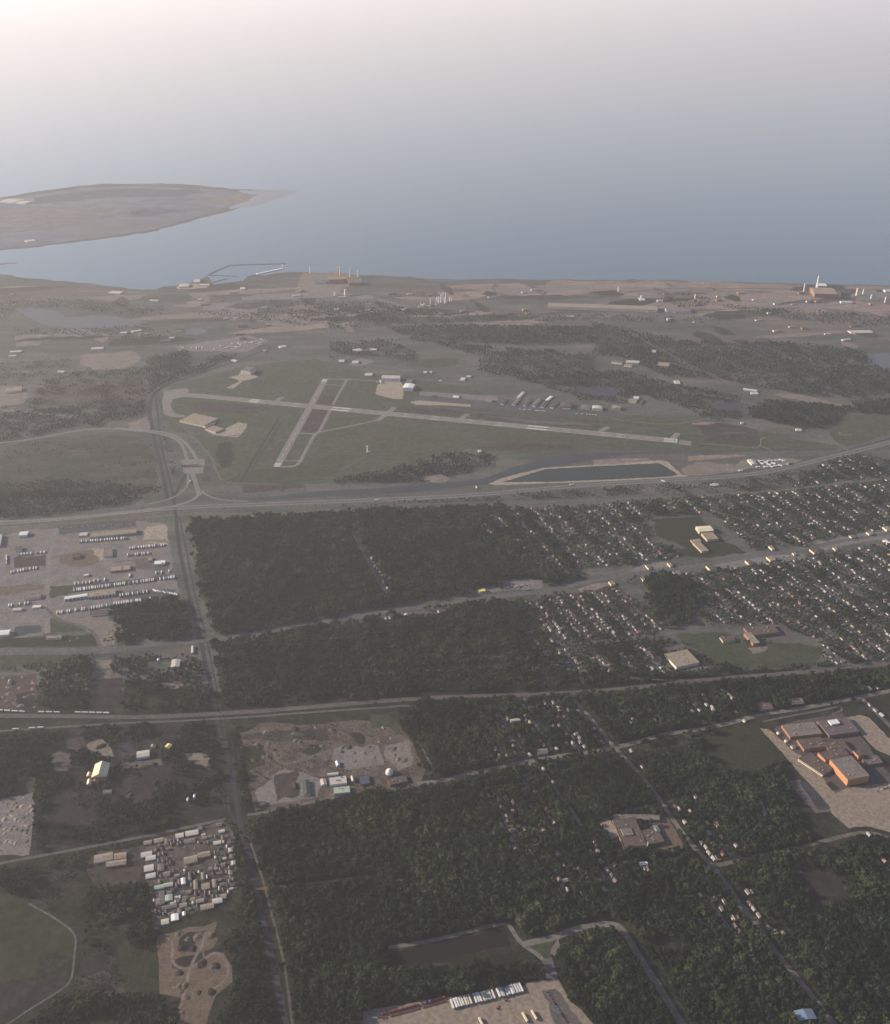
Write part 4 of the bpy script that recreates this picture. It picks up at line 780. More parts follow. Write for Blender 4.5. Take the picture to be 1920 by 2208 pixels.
# ------------------------------------------------------------------ buildings
Z0 = LZ[2] + .02
def ordn(n): return f"{n}{'th' if 10 <= n % 100 <= 20 else {1:'st',2:'nd',3:'rd'}.get(n % 10, 'th')}"
def frame(s, h):
    a, b, c, d = W(s, h)[:4]
    wd = (math.dist(a, b) + math.dist(d, c)) / 2; dp = (math.dist(a, d) + math.dist(b, c)) / 2
    ax = Vector((b[0]-a[0] + c[0]-d[0], b[1]-a[1] + c[1]-d[1], 0)); ang = math.atan2(ax.y, ax.x)
    cx = sum(p[0] for p in (a,b,c,d)) / 4; cy = sum(p[1] for p in (a,b,c,d)) / 4
    return cx, cy, wd, dp, ang
def put(name, label, cx, cy, w_, d_, ang, h, wall, roof, style='flat', rise=3, door=0, win=0, units=0, cat='building', group=None, free=True, winm=None):
    r = empty(name, (cx, cy, Z0), ang, label, cat, group); x, y = w_ / 2, d_ / 2
    m = MB(); m.box(-x, x, -y, y, 0, h)
    m.build('wall', wall, r)
    m = MB()
    if style == 'flat':
        m.box(-x-.25, x+.25, -y-.25, y+.25, h, h+.35)
        for q in ((-x-.25,x+.25,-y-.25,-y+.1),(-x-.25,x+.25,y-.1,y+.25),(-x-.25,-x+.1,-y+.1,y-.1),(x-.1,x+.25,-y+.1,y-.1)): m.box(*q, h+.35, h+.9)
    elif style == 'gable': m.gable(-x, x, -y, y, h, h + rise)
    elif style == 'ridge':      # ridge along x
        m.gable(-y, y, -x, x, h, h + rise); m.v = [(b, -a, c) for a, b, c in m.v]
    elif style == 'arch': m.arch(-x-.2, x+.2, -y-.2, y+.2, h, h + rise)
    rf = m.build('roof', roof, r)
    for k in range(door):
        g = w_ / door; m = MB(); m.box(-x + g*k + g*.14, -x + g*k + g*.86, -y-.12, -y-.02, 0, h*.78); m.build('door', m_lgrey if door < 4 else m_roofg, r)
    if win:
        hh = h / win
        for k in range(win):
            for (q0, q1, q2, q3) in ((-x*.94, x*.94, -y-.08, -y-.02), (-x-.08, -x-.02, -y*.94, y*.94), (x+.02, x+.08, -y*.94, y*.94)):
                m = MB(); m.box(q0, q1, q2, q3, hh*k + hh*.4, hh*k + hh*.75); m.build('window', winm or m_glass, r)
    rr = random.Random(int(abs(cx * 7 + cy)))
    for k in range(units):
        ux, uy = rr.uniform(-x*.75, x*.75), rr.uniform(-y*.75, y*.75); s_ = rr.uniform(1, 2.4)
        m = MB(); m.box(ux-s_, ux+s_, uy-s_*.8, uy+s_*.8, h+.35, h+.35+rr.uniform(1, 1.8)); m.build('roof_unit', m_roofc, r)
    if free:
        q = [Matrix.Rotation(ang, 2) @ Vector(p) for p in ((-x-4,-y-9),(x+4,-y-9),(x+4,y+4),(-x-4,y+4))]
        EXC.append(('poly', [(cx+v.x, cy+v.y) for v in q]))
    return r
def rb(name, label, s, h, wall, roof, *a, **k):
    cx, cy, wd, dp, ang = frame(s, h); return put(name, label, cx, cy, wd, dp, ang, h, wall, roof, *a, **k)
def cb(name, label, s, w_, d_, h, wall, roof, *a, ang=GA, **k):
    (cx, cy), = W(s, h * .5); return put(name, label, cx, cy, w_, d_, ang, h, wall, roof, *a, **k)
# airfield
rb('terminal', 'long low cream terminal left of the cross runway', "D:1100,632 1215,664 1335,622 1155,593", 10, m_cream, m_roofc, units=6, win=2, cat='terminal')
rb('terminal_annex', 'smaller tan annex beside the cream terminal', "D:1240,686 1300,704 1352,686 1288,664", 6, m_cream, m_roofc, units=3, win=1, cat='building')
rb('canopy_hall', 'narrow cream link building behind the annex', "D:1222,668 1238,673 1302,648 1288,644", 5, m_cream, m_roofl, cat='building')
rb('hangar', 'cream hangar on the star shaped pale apron', "D:1452,333 1510,337 1548,319 1490,309", 18, m_cream, m_roofg, 'arch', 3, door=1, cat='hangar')
rb('hangar', 'large white hangar behind the pale concrete apron', "F:1322,197 1432,200 1430,184 1334,182", 15, m_white, m_roofl, 'ridge', 4, door=2, cat='hangar')
rb('hangar', 'white roofed grey hangar right of the pale apron', "F:1446,252 1507,257 1512,231 1458,229", 15, m_lgrey, m_white, 'gable', 3, door=1, cat='hangar')
rb('hangar_office', 'small grey block between the two white hangars', "F:1458,222 1495,224 1506,208 1474,206", 7, m_lgrey, m_roofg, units=2, cat='building')
rb('terminal', 'low white flight office on the long apron', "B:750,876 828,881 828,869 752,865", 5, m_white, m_roofg, win=1, units=2, cat='building')
rb('office', 'tiny white peaked office on the long apron', "B:945,884 983,889 978,878 948,876", 4, m_white, m_white, 'ridge', 4, cat='building')
rb('office', 'tan low office between apron and car park', "B:1135,907 1178,912 1182,902 1140,898", 5, m_cream, m_roofc, win=1, cat='building')
for i, (s, lb, mm) in enumerate((("G:318,344 338,346 350,318 335,316", 'leftmost hangar row, dark roofed', m_roofb), ("G:381,348 402,351 430,312 412,310", 'front half of the second hangar row', m_roofg),
    ("G:412,308 432,310 452,278 435,275", 'far half of the second hangar row with a pale roof', m_roofl), ("G:444,353 460,355 490,320 476,318", 'third hangar row, brown roofed', m_roofb),
    ("G:497,357 516,359 548,316 530,313", 'fourth hangar row behind the parked planes', m_roofg), ("G:540,361 560,363 590,328 572,325", 'front half of the fifth hangar row', m_roofb),
    ("G:574,323 592,326 610,302 595,299", 'far half of the fifth hangar row with a bright roof', m_white), ("G:604,365 620,367 640,335 625,332", 'rightmost hangar row, dark roofed', m_roofb))):
    rb('hangar_row', lb, s, 4.5, m_white, mm, 'gable', 1.6, door=1, cat='hangar', group='rows of small aircraft hangars')
rb('hangar', 'wide brown arched hangar on the apron', "G:645,362 713,366 736,342 668,337", 9, m_brickd, m_roofb, 'arch', 4, door=1, cat='hangar')
rb('hangar', 'pale green grey hangar left of the cream arched pair', "G:770,366 824,370 828,356 780,352", 8, m_lgrey, m_roofg, 'gable', 2, door=1, cat='hangar')
rb('hangar', 'cream arched hangar with a pale roof on the apron', "G:831,372 892,376 899,360 842,355", 9, m_cream, m_roofl, 'arch', 4, door=1, cat='hangar')
rb('hangar', 'lone yellowish hangar at the right end of the apron', "G:944,369 996,372 1000,356 952,353", 9, m_cream, m_roofc, 'gable', 2, door=1, cat='hangar')
rb('workshop', 'tan workshop cluster, biggest roof beyond the hangars', "G:1035,330 1085,335 1095,318 1050,313", 6, m_cream, m_roofc, units=2, cat='building')
rb('workshop', 'white roofed workshop beyond the tan one', "G:1068,312 1100,315 1105,303 1078,301", 6, m_white, m_white, 'ridge', 2, cat='building')
rb('workshop', 'small red brown workshop right of the tan one', "G:1103,340 1122,342 1128,320 1112,318", 5, m_brickd, m_roofb, cat='building')
rb('warehouse', 'long pale warehouse in the far woods, left one', "G:942,106 1005,114 1010,104 955,98", 8, m_cream, m_roofg, cat='warehouse')
rb('warehouse', 'long white roofed warehouse in the far woods, middle one', "G:1022,108 1098,112 1112,100 1040,98", 8, m_white, m_roofl, cat='warehouse')
rb('warehouse', 'low cream warehouse in front of the middle one in the far woods', "G:1015,126 1062,132 1066,122 1025,118", 6, m_cream, m_roofc, cat='warehouse')
rb('warehouse', 'tan roofed warehouse in the far woods, right one', "G:1195,124 1268,132 1282,112 1225,108", 8, m_brickd, m_roofc, cat='warehouse')
rb('shed', 'long narrow bright white shed by the tan strip', "T:438,592 566,608 572,600 446,584", 6, m_white, m_white, 'ridge', 1.5, cat='shed')
rb('house', 'white building below the long narrow white shed', "T:508,636 575,638 578,622 515,620", 5, m_cream, m_roofl, 'ridge', 2, cat='building')
rb('warehouse', 'long cream hall at the left end of the vehicle depot', "H:738,455 770,490 800,478 765,446", 7, m_cream, m_roofl, 'ridge', 2.5, cat='warehouse')
rb('shed', 'small cream shed at the right end of the vehicle depot', "H:1020,478 1040,482 1042,466 1026,464", 6, m_cream, m_roofc, cat='shed')
for i, (x, y, w_) in enumerate(((835,462,26),(870,470,18),(900,460,30),(925,478,22),(955,458,30),(985,455,26),(870,505,22),(910,502,18),(945,498,26),(975,494,22),(810,505,20),(840,480,18),(680,532,22),(495,637,30),(1005,460,18),(890,486,20))):
    cb('storage_shed', f'{("white","pale","silver")[i%3]} storage shed, {ordn(i+1)} of the {("depot by the toll road" if i not in (12,13) else "verge by the toll road")}', f"H:{x},{y}", w_*.8, 6, 3.5, (m_white, m_cream, m_lgrey)[i%3], m_white, 'ridge', 1, ang=GA-(.9 if i%2 else .1), cat='shed', group='sheds of the vehicle depot')
# tower
x, y = W("F:1246,618")[0]
tw = empty('control_tower', (x, y, Z0), 0, 'slim white tower standing alone in the airfield grass', 'tower')
m = MB(); m.tube((0,0,0), (0,0,22), 3.2, 2.6, 12); m.build('shaft', m_white, tw)
m = MB(); m.tube((0,0,22), (0,0,25.5), 3.6, 4.4, 12); m.build('cab', m_glass, tw)
m = MB(); m.tube((0,0,25.5), (0,0,26.3), 4.8, 4.6, 12); m.tube((0,0,26.3), (0,0,30), .15, .1, 6); m.build('roof', m_white, tw)
m = MB(); m.box(4, 12, -4, 4, 0, 3.4); m.build('base_building', m_lgrey, tw)
# toll plaza
x, y = W("D:1145,912")[0]
tp = empty('toll_plaza', (x, y, Z0), GA*.2, 'toll plaza with a dark canopy across the highway', 'toll plaza')
m = MB(); m.box(-38, 38, -5, 5, 6, 7.2); m.build('canopy', m_roofb, tp)
for k in range(8):
    m = MB(); m.box(-35+k*10-1, -35+k*10+1, -6, 6, 0, 2.6); m.box(-35+k*10-.3, -35+k*10+.3, -4, 4, 2.6, 6); m.build('booth', m_white, tp)
patch('toll_plaza_apron', 'pale concrete area before and behind the toll plaza', "D:1095,870 1240,868 1225,955 1110,955", 4, m_conc, 0)
patch('toll_plaza_side', 'olive shoulder right of the toll plaza', "D:1240,868 1290,870 1270,1000 1215,1000", 2, m_marsh, 4)
cb('office', 'small pale office left of the toll plaza', "D:1098,905", 12, 8, 4, m_cream, m_roofg, cat='building')
# truck yards
rb('warehouse', 'very long pale warehouse at the top of the truck yard', "E:530,272 825,250 823,222 560,252", 8, m_lgrey, m_roofc, units=8, door=24, cat='warehouse')
rb('office', 'small pale office attached left of the long warehouse', "E:475,268 528,264 528,246 480,250", 5, m_cream, m_roofl, units=1, win=1, cat='building')
rb('warehouse', 'long warehouse with a white west half in the truck yard', "E:388,650 528,630 526,615 392,636", 8, m_lgrey, m_white, 'ridge', 1.5, door=6, cat='warehouse')
rb('warehouse', 'long brown roofed warehouse in the truck yard', "E:531,636 698,620 696,582 534,606", 8, m_lgrey, m_roofc, units=4, door=8, cat='warehouse')
rb('warehouse', 'brown flat warehouse in the middle of the truck yard', "E:662,482 790,470 785,442 668,456", 6, m_brickd, m_roofc, units=3, cat='warehouse')
rb('office', 'white office with a dark west side near the rail corridor', "E:930,440 998,434 996,414 932,420", 6, m_lgrey, m_white, units=1, cat='building')
rb('office', 'pale kiosk left of the white office near the rails', "E:892,416 920,412 918,394 892,398", 5, m_cream, m_roofc, cat='building')
rb('shed', 'small pale shed in the middle of the truck yard', "E:503,510 536,507 535,495 505,498", 4, m_cream, m_roofl, cat='shed')
rb('warehouse', 'white warehouse left of the straight yard street', "E:117,264 168,260 168,240 118,244", 8, m_white, m_white, 'ridge', 2, cat='warehouse')
rb('warehouse', 'bright pale warehouse cut by the left edge, upper one', "E:-60,330 4,322 10,258 -50,266", 8, m_white, m_roofl, cat='warehouse')
rb('warehouse', 'bright white warehouse at the left edge above the avenue', "E:-20,868 48,862 68,834 0,838", 8, m_cream, m_white, 'ridge', 2, cat='warehouse')
rb('shed', 'white long shed left of the straight yard street', "E:197,700 246,697 246,686 198,689", 5, m_white, m_white, 'ridge', 1, cat='shed')
rb('shed', 'white long shed below the left trailer row', "E:76,718 130,714 130,702 78,706", 5, m_white, m_roofl, 'ridge', 1, cat='shed')
rb('workshop', 'grey workshop with clutter by the green verge', "E:275,890 372,884 372,868 282,873", 6, m_lgrey, m_roofc, units=3, cat='building')
rb('workshop', 'dark roofed workshop in the yard above the bright lot', "E:545,745 655,735 652,715 548,722", 6, m_lgrey, m_roofb, units=3, cat='building')
rb('shed', 'tan shed stack beside the yard lane', "E:625,395 680,388 680,340 628,346", 5, m_lgrey, m_roofg, 'flat', cat='shed')
rb('tank_shed', 'dark machine shed on the oval turning ground', "E:440,400 485,397 483,375 445,378", 6, m_brickd, m_roofb, cat='shed')
rb('shed', 'small dark shed left of the straight yard street', "E:93,356 132,352 132,330 95,334", 6, m_lgrey, m_roofb, cat='shed')
rb('warehouse', 'grey warehouse on the left lot beside the avenue', "E:150,648 245,640 245,615 152,622", 6, m_lgrey, m_roofg, units=2, cat='warehouse')
# left works
rb('foundry_hall', 'tall hall with an orange gabled roof in the left works', "L:722,1062 838,1052 838,955 720,962", 14, m_brickd, m_cream, 'gable', 9, cat='building')
rb('works_shed', 'small pink shed left below the orange roofed hall', "L:672,1055 705,1052 705,1025 674,1028", 8, m_brick, m_cream, 'gable', 4, cat='shed')
rb('works_shed', 'lower pink shed left below the orange roofed hall', "L:672,1118 708,1114 708,1078 674,1082", 8, m_brick, m_cream, 'gable', 4, cat='shed')
rb('works_shed', 'rusty lean to shed right of the pink sheds', "L:712,1095 765,1090 765,1065 714,1068", 7, m_brickd, m_brick, 'gable', 3, cat='shed')
rb('storage_hall', 'pale cream hall alone in the churned works', "L:1062,908 1160,895 1150,848 1052,866", 7, m_lgrey, m_roofl, 'ridge', 2, cat='building')
rb('works_shed', 'yellow shed near the trees of the left works', "L:1290,828 1322,832 1318,812 1280,798", 6, m_brickd, m_yellow, 'gable', 2, cat='shed')
rb('works_shed', 'tiny tan shed right of the pale cream hall', "L:1165,828 1200,824 1200,806 1168,810", 5, m_cream, m_roofc, 'gable', 2, cat='shed')
rb('works_shed', 'grey flat shed under the orange roofed hall', "L:795,1185 862,1180 860,1158 797,1160", 4, m_lgrey, m_roofg, cat='shed')
rb('tank_pair', 'small white tank shed by the rail corridor, left of two', "L:1442,1248 1462,1246 1460,1220 1443,1222", 6, m_white, m_white, 'arch', 3, cat='shed')
rb('tank_pair', 'small white tank shed by the rail corridor, right of two', "L:1494,1222 1514,1220 1512,1196 1495,1198", 6, m_white, m_white, 'arch', 3, cat='shed')
rb('workshop', 'white ribbed hall between trees above the railway', "L:1325,210 1392,205 1390,150 1325,155", 6, m_lgrey, m_roofl, 'gable', 2, cat='building')
rb('shed', 'tiny white shed left of the white ribbed hall', "L:1215,158 1233,157 1233,144 1216,145", 4, m_white, m_white, 'gable', 1.5, cat='shed')
rb('shed', 'pale shed above the rail corridor crossing', "L:1480,100 1505,98 1498,45 1480,48", 4, m_lgrey, m_roofl, 'gable', 1.5, cat='shed')
rb('shed', 'cream shed at the left edge above the railway', "L:60,335 90,332 88,305 62,308", 5, m_cream, m_roofc, 'gable', 2, cat='shed')
# works lot
x, y = W("M:1345,625")[0]
dm = empty('domed_hall', (x, y, Z0), GA, 'white domed hall glowing in the sun on the works lot', 'dome')
m = MB(); n = 20
prof = [(9.5,0),(9.5,3)] + [(9.5*math.cos(a), 3+10*math.sin(a)) for a in [math.pi/2*k/7 for k in range(1,8)]]
vs = [(r_*math.cos(2*math.pi*i/n), r_*math.sin(2*math.pi*i/n), z) for r_, z in prof for i in range(n)]
m.add(vs, [(j*n+i, j*n+(i+1)%n, (j+1)*n+(i+1)%n, (j+1)*n+i) for j in range(len(prof)-1) for i in range(n)]); m.build('dome', m_white, dm)
m = MB(); m.box(-3, 3, -10.2, -8, 0, 5); m.build('door', m_lgrey, dm)
EXC.append(('poly', [(x-16,y-22),(x+14,y-22),(x+14,y+12),(x-16,y+12)]))
rb('workshop', 'low purple grey building in front of the domed hall', "M:1345,725 1490,690 1470,640 1330,672", 5, m_brickd, m_roofb, units=4, win=1, cat='building')
rb('shed', 'white shed left part of the pale shed group on the works lot', "M:792,722 838,714 832,668 790,676", 5, m_lgrey, m_roofl, 'gable', 2, cat='shed')
rb('shed', 'largest pale grey hall of the pale shed group on the works lot', "M:858,724 1010,700 985,650 862,662", 6, m_lgrey, m_roofl, units=3, cat='shed')
rb('shed', 'pale green roofed hall of the pale shed group', "M:895,792 1028,778 1020,728 890,742", 5, m_lgrey, m_green2, units=2, cat='shed')
rb('shed', 'small white shed above the pale hall of the works lot', "M:845,642 935,632 930,618 846,626", 4, m_white, m_roofl, 'ridge', 1, cat='shed')
rb('shed', 'white hut with a slanted roof above the pale sheds', "M:910,565 942,560 938,525 915,530", 5, m_white, m_white, 'gable', 2, cat='shed')
rb('shed', 'cream hut between the pale sheds and the dark tarpaulin', "M:1038,690 1062,686 1058,648 1036,652", 5, m_cream, m_roofl, 'gable', 3, cat='shed')
rb('shed', 'dark green roofed shed at the left of the works lot', "M:648,800 705,792 700,680 645,686", 5, m_lgrey, mat('dark green sheet', (.05,.075,.06), (.07,.09,.075), 8), 'gable', 2, cat='shed')
rb('shed', 'dark navy flat shed right of the cream hut', "M:1105,720 1185,708 1180,640 1100,650", 4, m_brickd, mat('navy sheet', (.06,.065,.09), (.08,.08,.10), 8), cat='shed')
rb('shed', 'small tan block at the lower left of the works lot', "M:300,890 345,882 340,850 298,856", 4, m_brickd, m_roofb, cat='shed')
rb('shed', 'brown narrow shed in the left of the works lot', "M:562,745 585,740 580,690 558,694", 4, m_brickd, m_roofb, cat='shed')
# lower left
rb('long_shed', 'upper pale roof of the three long sheds left of the storage yard', "N:645,388 780,362 775,310 655,335", 5, m_lgrey, m_roofc, 'ridge', 2, cat='shed', group='three long sheds left of the storage yard')
rb('long_shed', 'right pale roof of the three long sheds left of the storage yard', "N:790,362 872,350 870,312 785,322", 5, m_lgrey, m_roofc, 'ridge', 2, cat='shed', group='three long sheds left of the storage yard')
rb('long_shed', 'lower tan roof of the three long sheds left of the storage yard', "N:730,418 872,392 870,362 735,378", 5, m_brickd, m_roofc, 'ridge', 2, cat='shed', group='three long sheds left of the storage yard')
rb('storage_hall', 'yellow tan hall in the middle of the storage yard, left half', "N:1270,392 1362,372 1358,330 1270,350", 5, m_cream, m_roofc, 'ridge', 2, cat='building')
rb('storage_hall', 'tan hall in the middle of the storage yard, right half', "N:1366,352 1452,335 1448,302 1364,320", 5, m_brickd, m_roofc, 'ridge', 2, cat='building')
yard = [(1012,330,70,32,'l'),(1040,355,62,30,'l'),(1028,425,60,40,'l'),(1040,478,60,30,'l'),(1020,248,50,24,'c'),(1085,235,40,26,'c'),(1120,228,30,24,'c'),(1150,240,24,36,'g'),(1240,200,52,30,'l'),
 (1325,182,84,34,'l'),(1310,235,70,26,'g'),(1380,150,30,20,'g'),(1510,125,40,18,'g'),(1530,170,40,18,'l'),(1500,250,50,22,'l'),(1590,300,26,26,'l'),(1598,345,26,24,'g'),(1610,390,26,26,'l'),(1590,455,24,24,'c'),
 (1110,420,40,40,'g'),(1150,465,44,26,'g'),(1160,540,60,22,'G'),(1100,555,60,22,'G'),(1105,630,52,80,'g'),(1165,630,44,36,'G'),(1170,690,90,18,'g'),(1265,515,26,40,'w'),(1350,540,24,60,'c'),(1420,550,50,36,'c'),(1480,530,24,50,'c'),
 (1380,650,50,18,'c'),(1430,690,80,30,'c'),(1500,650,60,30,'l'),(1540,620,40,24,'c'),(1265,680,44,22,'c'),(1240,720,24,34,'g'),(1207,765,44,40,'w'),(1140,795,44,30,'l'),(1270,740,18,22,'w'),(1180,740,36,14,'g'),(1300,590,34,18,'g'),(1330,640,28,14,'c'),
 (1400,480,20,46,'c'),(1310,480,18,50,'g'),(1450,430,30,20,'g'),(1540,400,28,20,'g')]
rq = random.Random(3); slots = [(q[0], q[1], q[2], q[3]) for q in yard]
for _ in range(900):
    if len(yard) > 165: break
    x_, y_ = rq.uniform(1060, 1610), rq.uniform(190, 740)
    if y_ > 820 - (x_ - 1060) * .45 or y_ < 250 - (x_ - 1060) * .25 or (1180 < x_ < 1480 and 260 < y_ < 440): continue
    a_, b_ = rq.choice(((10, 22), (10, 16), (24, 11), (32, 13), (14, 14)))
    if any(abs(x_ - q[0]) < (a_ + q[2]) * .6 + 2 and abs(y_ - q[1]) < (b_ + q[3]) * .62 + 3 for q in slots): continue
    slots.append((x_, y_, a_, b_)); yard.append((x_, y_, a_, b_, rq.choice('cggggbbl')))
desc = {'b': ('dark brown', m_roofb), 'l':('pale grey', m_roofl), 'c':('tan', m_roofc), 'g':('dull grey', m_roofg), 'G':('grey green', m_green2), 'w':('white', m_white)}
cnt = {}
for x, y, w_, d_, c in sorted(yard):
    k = ('lower' if y > 500 else 'upper'); cnt[c, k] = cnt.get((c, k), 0) + 1
    wm, dm_ = w_ * .3125 * 1.08, d_ * .3125 * 1.08 / .78
    cb('storage_shed', f'{desc[c][0]} shed, {ordn(cnt[c,k])} from the left of that colour in the {k} storage yard', f"N:{x},{y}", wm, dm_, 3.2, m_lgrey, desc[c][1], 'ridge' if wm > dm_ else 'gable', 1.0, cat='shed', group='sheds and stacks of the storage yard')
# yellow school, flat hall, pink school
rb('school_hall', 'yellow gabled main hall of the yellow school', "I:640,186 716,180 714,150 618,155", 11, m_cream, m_cream, 'ridge', 3, win=2, units=0, cat='school')
rb('school_wing', 'flat tan middle wing of the yellow school', "I:690,236 757,228 718,190 650,196", 8, m_cream, m_roofc, units=5, win=2, cat='school')
rb('school_wing', 'pinkish narrow front wing of the yellow school', "I:655,306 700,300 640,248 600,254", 6, m_cream, m_roofc, units=3, win=1, cat='school')
rb('school_wing', 'small pink link block of the yellow school', "I:590,252 640,246 650,230 596,236", 5, m_brick, m_roofc, cat='school')
rb('flat_hall', 'wide flat tan hall with a glowing west wall', "I:505,1006 645,975 560,898 425,925", 8, m_cream, m_roofc, units=9, cat='building')
rb('school_wing', 'long brown roofed wing of the pink school', "I:960,812 1140,790 1060,748 900,768", 8, m_brickd, m_roofb, units=6, win=2, cat='school')
rb('school_wing', 'front block of the pink school with a glowing west wall', "I:970,862 1010,856 945,795 905,800", 9, m_brick, m_roofc, win=2, units=2, cat='school')
rb('school_wing', 'yellow left block of the pink school', "I:780,850 850,842 846,815 768,822", 6, m_cream, m_roofb, win=1, units=2, cat='school')
# shops along the avenue (west walls catch the sun)
shops = [(940,375,34,30,7,'dark roofed shop with a bright west wall at the school corner',m_roofb),(712,408,52,36,7,'broad dark roofed shop with a bright west wall',m_roofb),(462,388,20,26,6,'small shop with a bright west wall left of the broad shop',m_roofc),
 (298,474,16,26,5,'narrow pale shop below the avenue',m_roofc),(112,500,34,24,6,'tan shop below the avenue by the estate',m_roofc),(330,402,20,30,5,'grey narrow shop at the left forecourt',m_roofg),(1075,285,24,30,6,'pink brick shop by the residential street',m_roofc),
 (1072,352,44,30,6,'tan flat shop beside the row of parked cars',m_roofc),(1335,306,46,34,6,'brown roofed shop with a white west wall',m_roofb),(1460,292,22,20,5,'small cream shop at the right part of the avenue',m_roofc),(1562,216,36,18,5,'grey shop above the right avenue',m_roofg),
 (1668,198,36,20,6,'yellow shop above the right avenue',m_roofc),(1775,170,50,28,7,'large yellow shop at the right edge above the avenue',m_roofc),(1770,250,26,28,6,'white shop at the right edge below the avenue',m_white),(1212,322,18,14,5,'tiny pale shop below the avenue',m_roofc),(505,440,50,30,6,'grey building with parked cars around it below the avenue',m_roofg),
 (1310,142,44,10,5,'long white building in the hazy housing area',m_white)]
for x, y, w_, d_, h, lb, rm in shops:
    cb('shop', lb, f"I:{x},{y}", w_*.36*1.25, d_*.36*1.25/.5, h, m_cream, rm, units=2 if w_ > 30 else 0, cat='shop', group='shops along the avenue')
cb('petrol_station', 'yellow station by the avenue in the woods', "K:1118,545", 22, 14, 6, m_yellow, m_yellow, cat='building')
cb('shop', 'dark roofed shop below the avenue in the woods', "K:875,665", 22, 18, 6, m_white, m_roofb, units=1, cat='shop')
cb('shop', 'small white building below the avenue in the woods', "K:662,690", 12, 10, 5, m_white, m_white, 'gable', 2, cat='shop')
# brick school
rb('school_hall', 'tall brick hall with a glowing orange west wall', "R:1240,1160 1525,1108 1238,832 935,888", 19, m_brick, m_roofg, units=4, cat='school')
rb('school_wing', 'lower brick wing behind the tall brick hall', "R:900,880 1240,826 1120,700 800,800", 13, m_brick, m_roofb, units=5, cat='school')
rb('school_wing', 'long low purple roofed wing left of the tall brick hall', "R:800,1085 960,1050 720,740 590,880", 6, m_cream, m_roofb, units=5, win=1, cat='school')
rb('school_wing', 'brown roofed classroom wing in the middle of the school', "R:640,760 900,690 850,590 480,590", 8, m_brick, m_roofb, units=6, win=2, cat='school')
rb('school_wing', 'upper left classroom wing of the brick school', "R:400,540 820,560 760,330 320,440", 8, m_brick, m_roofg, units=7, win=2, cat='school')
rb('school_wing', 'dark purple flat wing at the back of the brick school', "R:880,560 1350,490 1200,300 860,340", 8, m_brickd, mat('purple felt', (.085,.07,.08), (.11,.09,.095), 12), units=6, win=2, cat='school')
rb('school_block', 'small bright white block on the back wing', "R:985,400 1090,385 1060,325 935,345", 12, m_white, m_white, cat='building')
rb('school_wing', 'dark wing right of the classroom wing', "R:960,850 1250,800 1160,590 930,640", 9, m_brickd, m_roofb, units=8, win=2, cat='school')
rb('school_wing', 'brick stair block right of the tall hall', "R:1330,840 1400,820 1370,745 1310,760", 14, m_brick, m_roofb, cat='school')
rb('school_wing', 'low dark round ended wing right of the tall hall', "R:1460,960 1680,930 1620,820 1400,850", 6, m_brickd, mat('purple felt'if 0 else 'slate felt', (.09,.08,.085), (.12,.10,.10), 12), units=4, win=1, cat='school')
for lb, s in (('yellow roofed cabin at the left front of the school', "R:240,530 275,525 262,500 232,505"), ('second yellow cabin at the left front of the school', "R:345,640 385,632 372,608 338,615"), ('grey cabin below the yellow cabins of the school', "R:440,725 495,715 478,680 425,690")):
    rb('cabin', lb, s, 4, m_cream, m_roofl if 'grey' not in lb else m_roofg, 'gable', 1.5, cat='cabin')
# brick factory at the diagonal road
rb('factory', 'dark brown flat factory beside the diagonal road', "P:1400,985 1560,960 1440,790 1310,800", 7, m_brick, m_roofb, units=6, cat='factory')
rb('factory', 'left low pinkish wing of the brown factory', "P:1310,920 1370,900 1300,805 1245,820", 5, m_brick, m_roofc, cat='factory')
rb('factory', 'grey roofed part of the brown factory', "P:1390,905 1455,895 1430,850 1370,858", 9, m_lgrey, m_roofg, cat='factory')
rb('factory', 'right brown hall of the brown factory', "P:1560,960 1650,940 1600,850 1500,870", 7, m_brickd, m_roofb, units=4, cat='factory')
rb('factory', 'pale green roofed shed of the brown factory', "P:1580,880 1625,872 1605,838 1562,845", 6, m_lgrey, m_green2, 'gable', 2, cat='factory')
rb('factory', 'back hall of the brown factory under the trees', "P:1330,795 1640,800 1600,772 1320,765", 6, m_brickd, m_roofg, units=4, cat='factory')
m = MB(); x, y = W("P:1540,1000")[0]
ch = empty('smokestack', (x, y, Z0), 0, 'pale slim smokestack in front of the brown factory', 'chimney'); m.tube((0,0,0),(0,0,26),1.5,1.0,12); m.build('shaft', m_white, ch); m = MB(); m.box(-3,3,-3,3,0,4); m.build('base_building', m_brick, ch)
rb('shed', 'white shed below the factory smokestack', "P:1490,1095 1545,1088 1540,1070 1495,1075", 5, m_white, m_white, 'ridge', 1.5, cat='shed')
rb('house', 'large pale grey roofed building in the tree belt', "P:838,372 905,365 895,340 832,345", 6, m_lgrey, m_roofg, 'ridge', 2, cat='building')
rb('house', 'long white building with an angled wing in the tree belt', "P:660,166 724,158 722,146 662,153", 5, m_white, m_roofl, 'ridge', 1.5, cat='building')
rb('building', 'blue roofed building at the lower right edge', "Q:1290,1300 1400,1285 1370,1235 1285,1245", 6, m_blue, m_blue, 'gable', 3, cat='building')
rb('building', 'purple roofed lot building above the brick school street', "J:840,235 945,225 940,180 850,185", 6, m_brickd, mat('purple roof', (.10,.055,.075), (.13,.08,.095), 12), units=4, cat='building')
rb('building', 'pale building with bright corner above the school street', "J:1075,185 1170,178 1160,150 1085,155", 6, m_cream, m_roofg, units=3, cat='building')
rb('building', 'long blue grey shed among the dark right woods', "J:905,985 930,990 860,880 835,885", 4, m_lgrey, mat('slate blue sheet', (.12,.13,.16), (.15,.16,.19), 8), 'gable', 1.5, cat='shed')
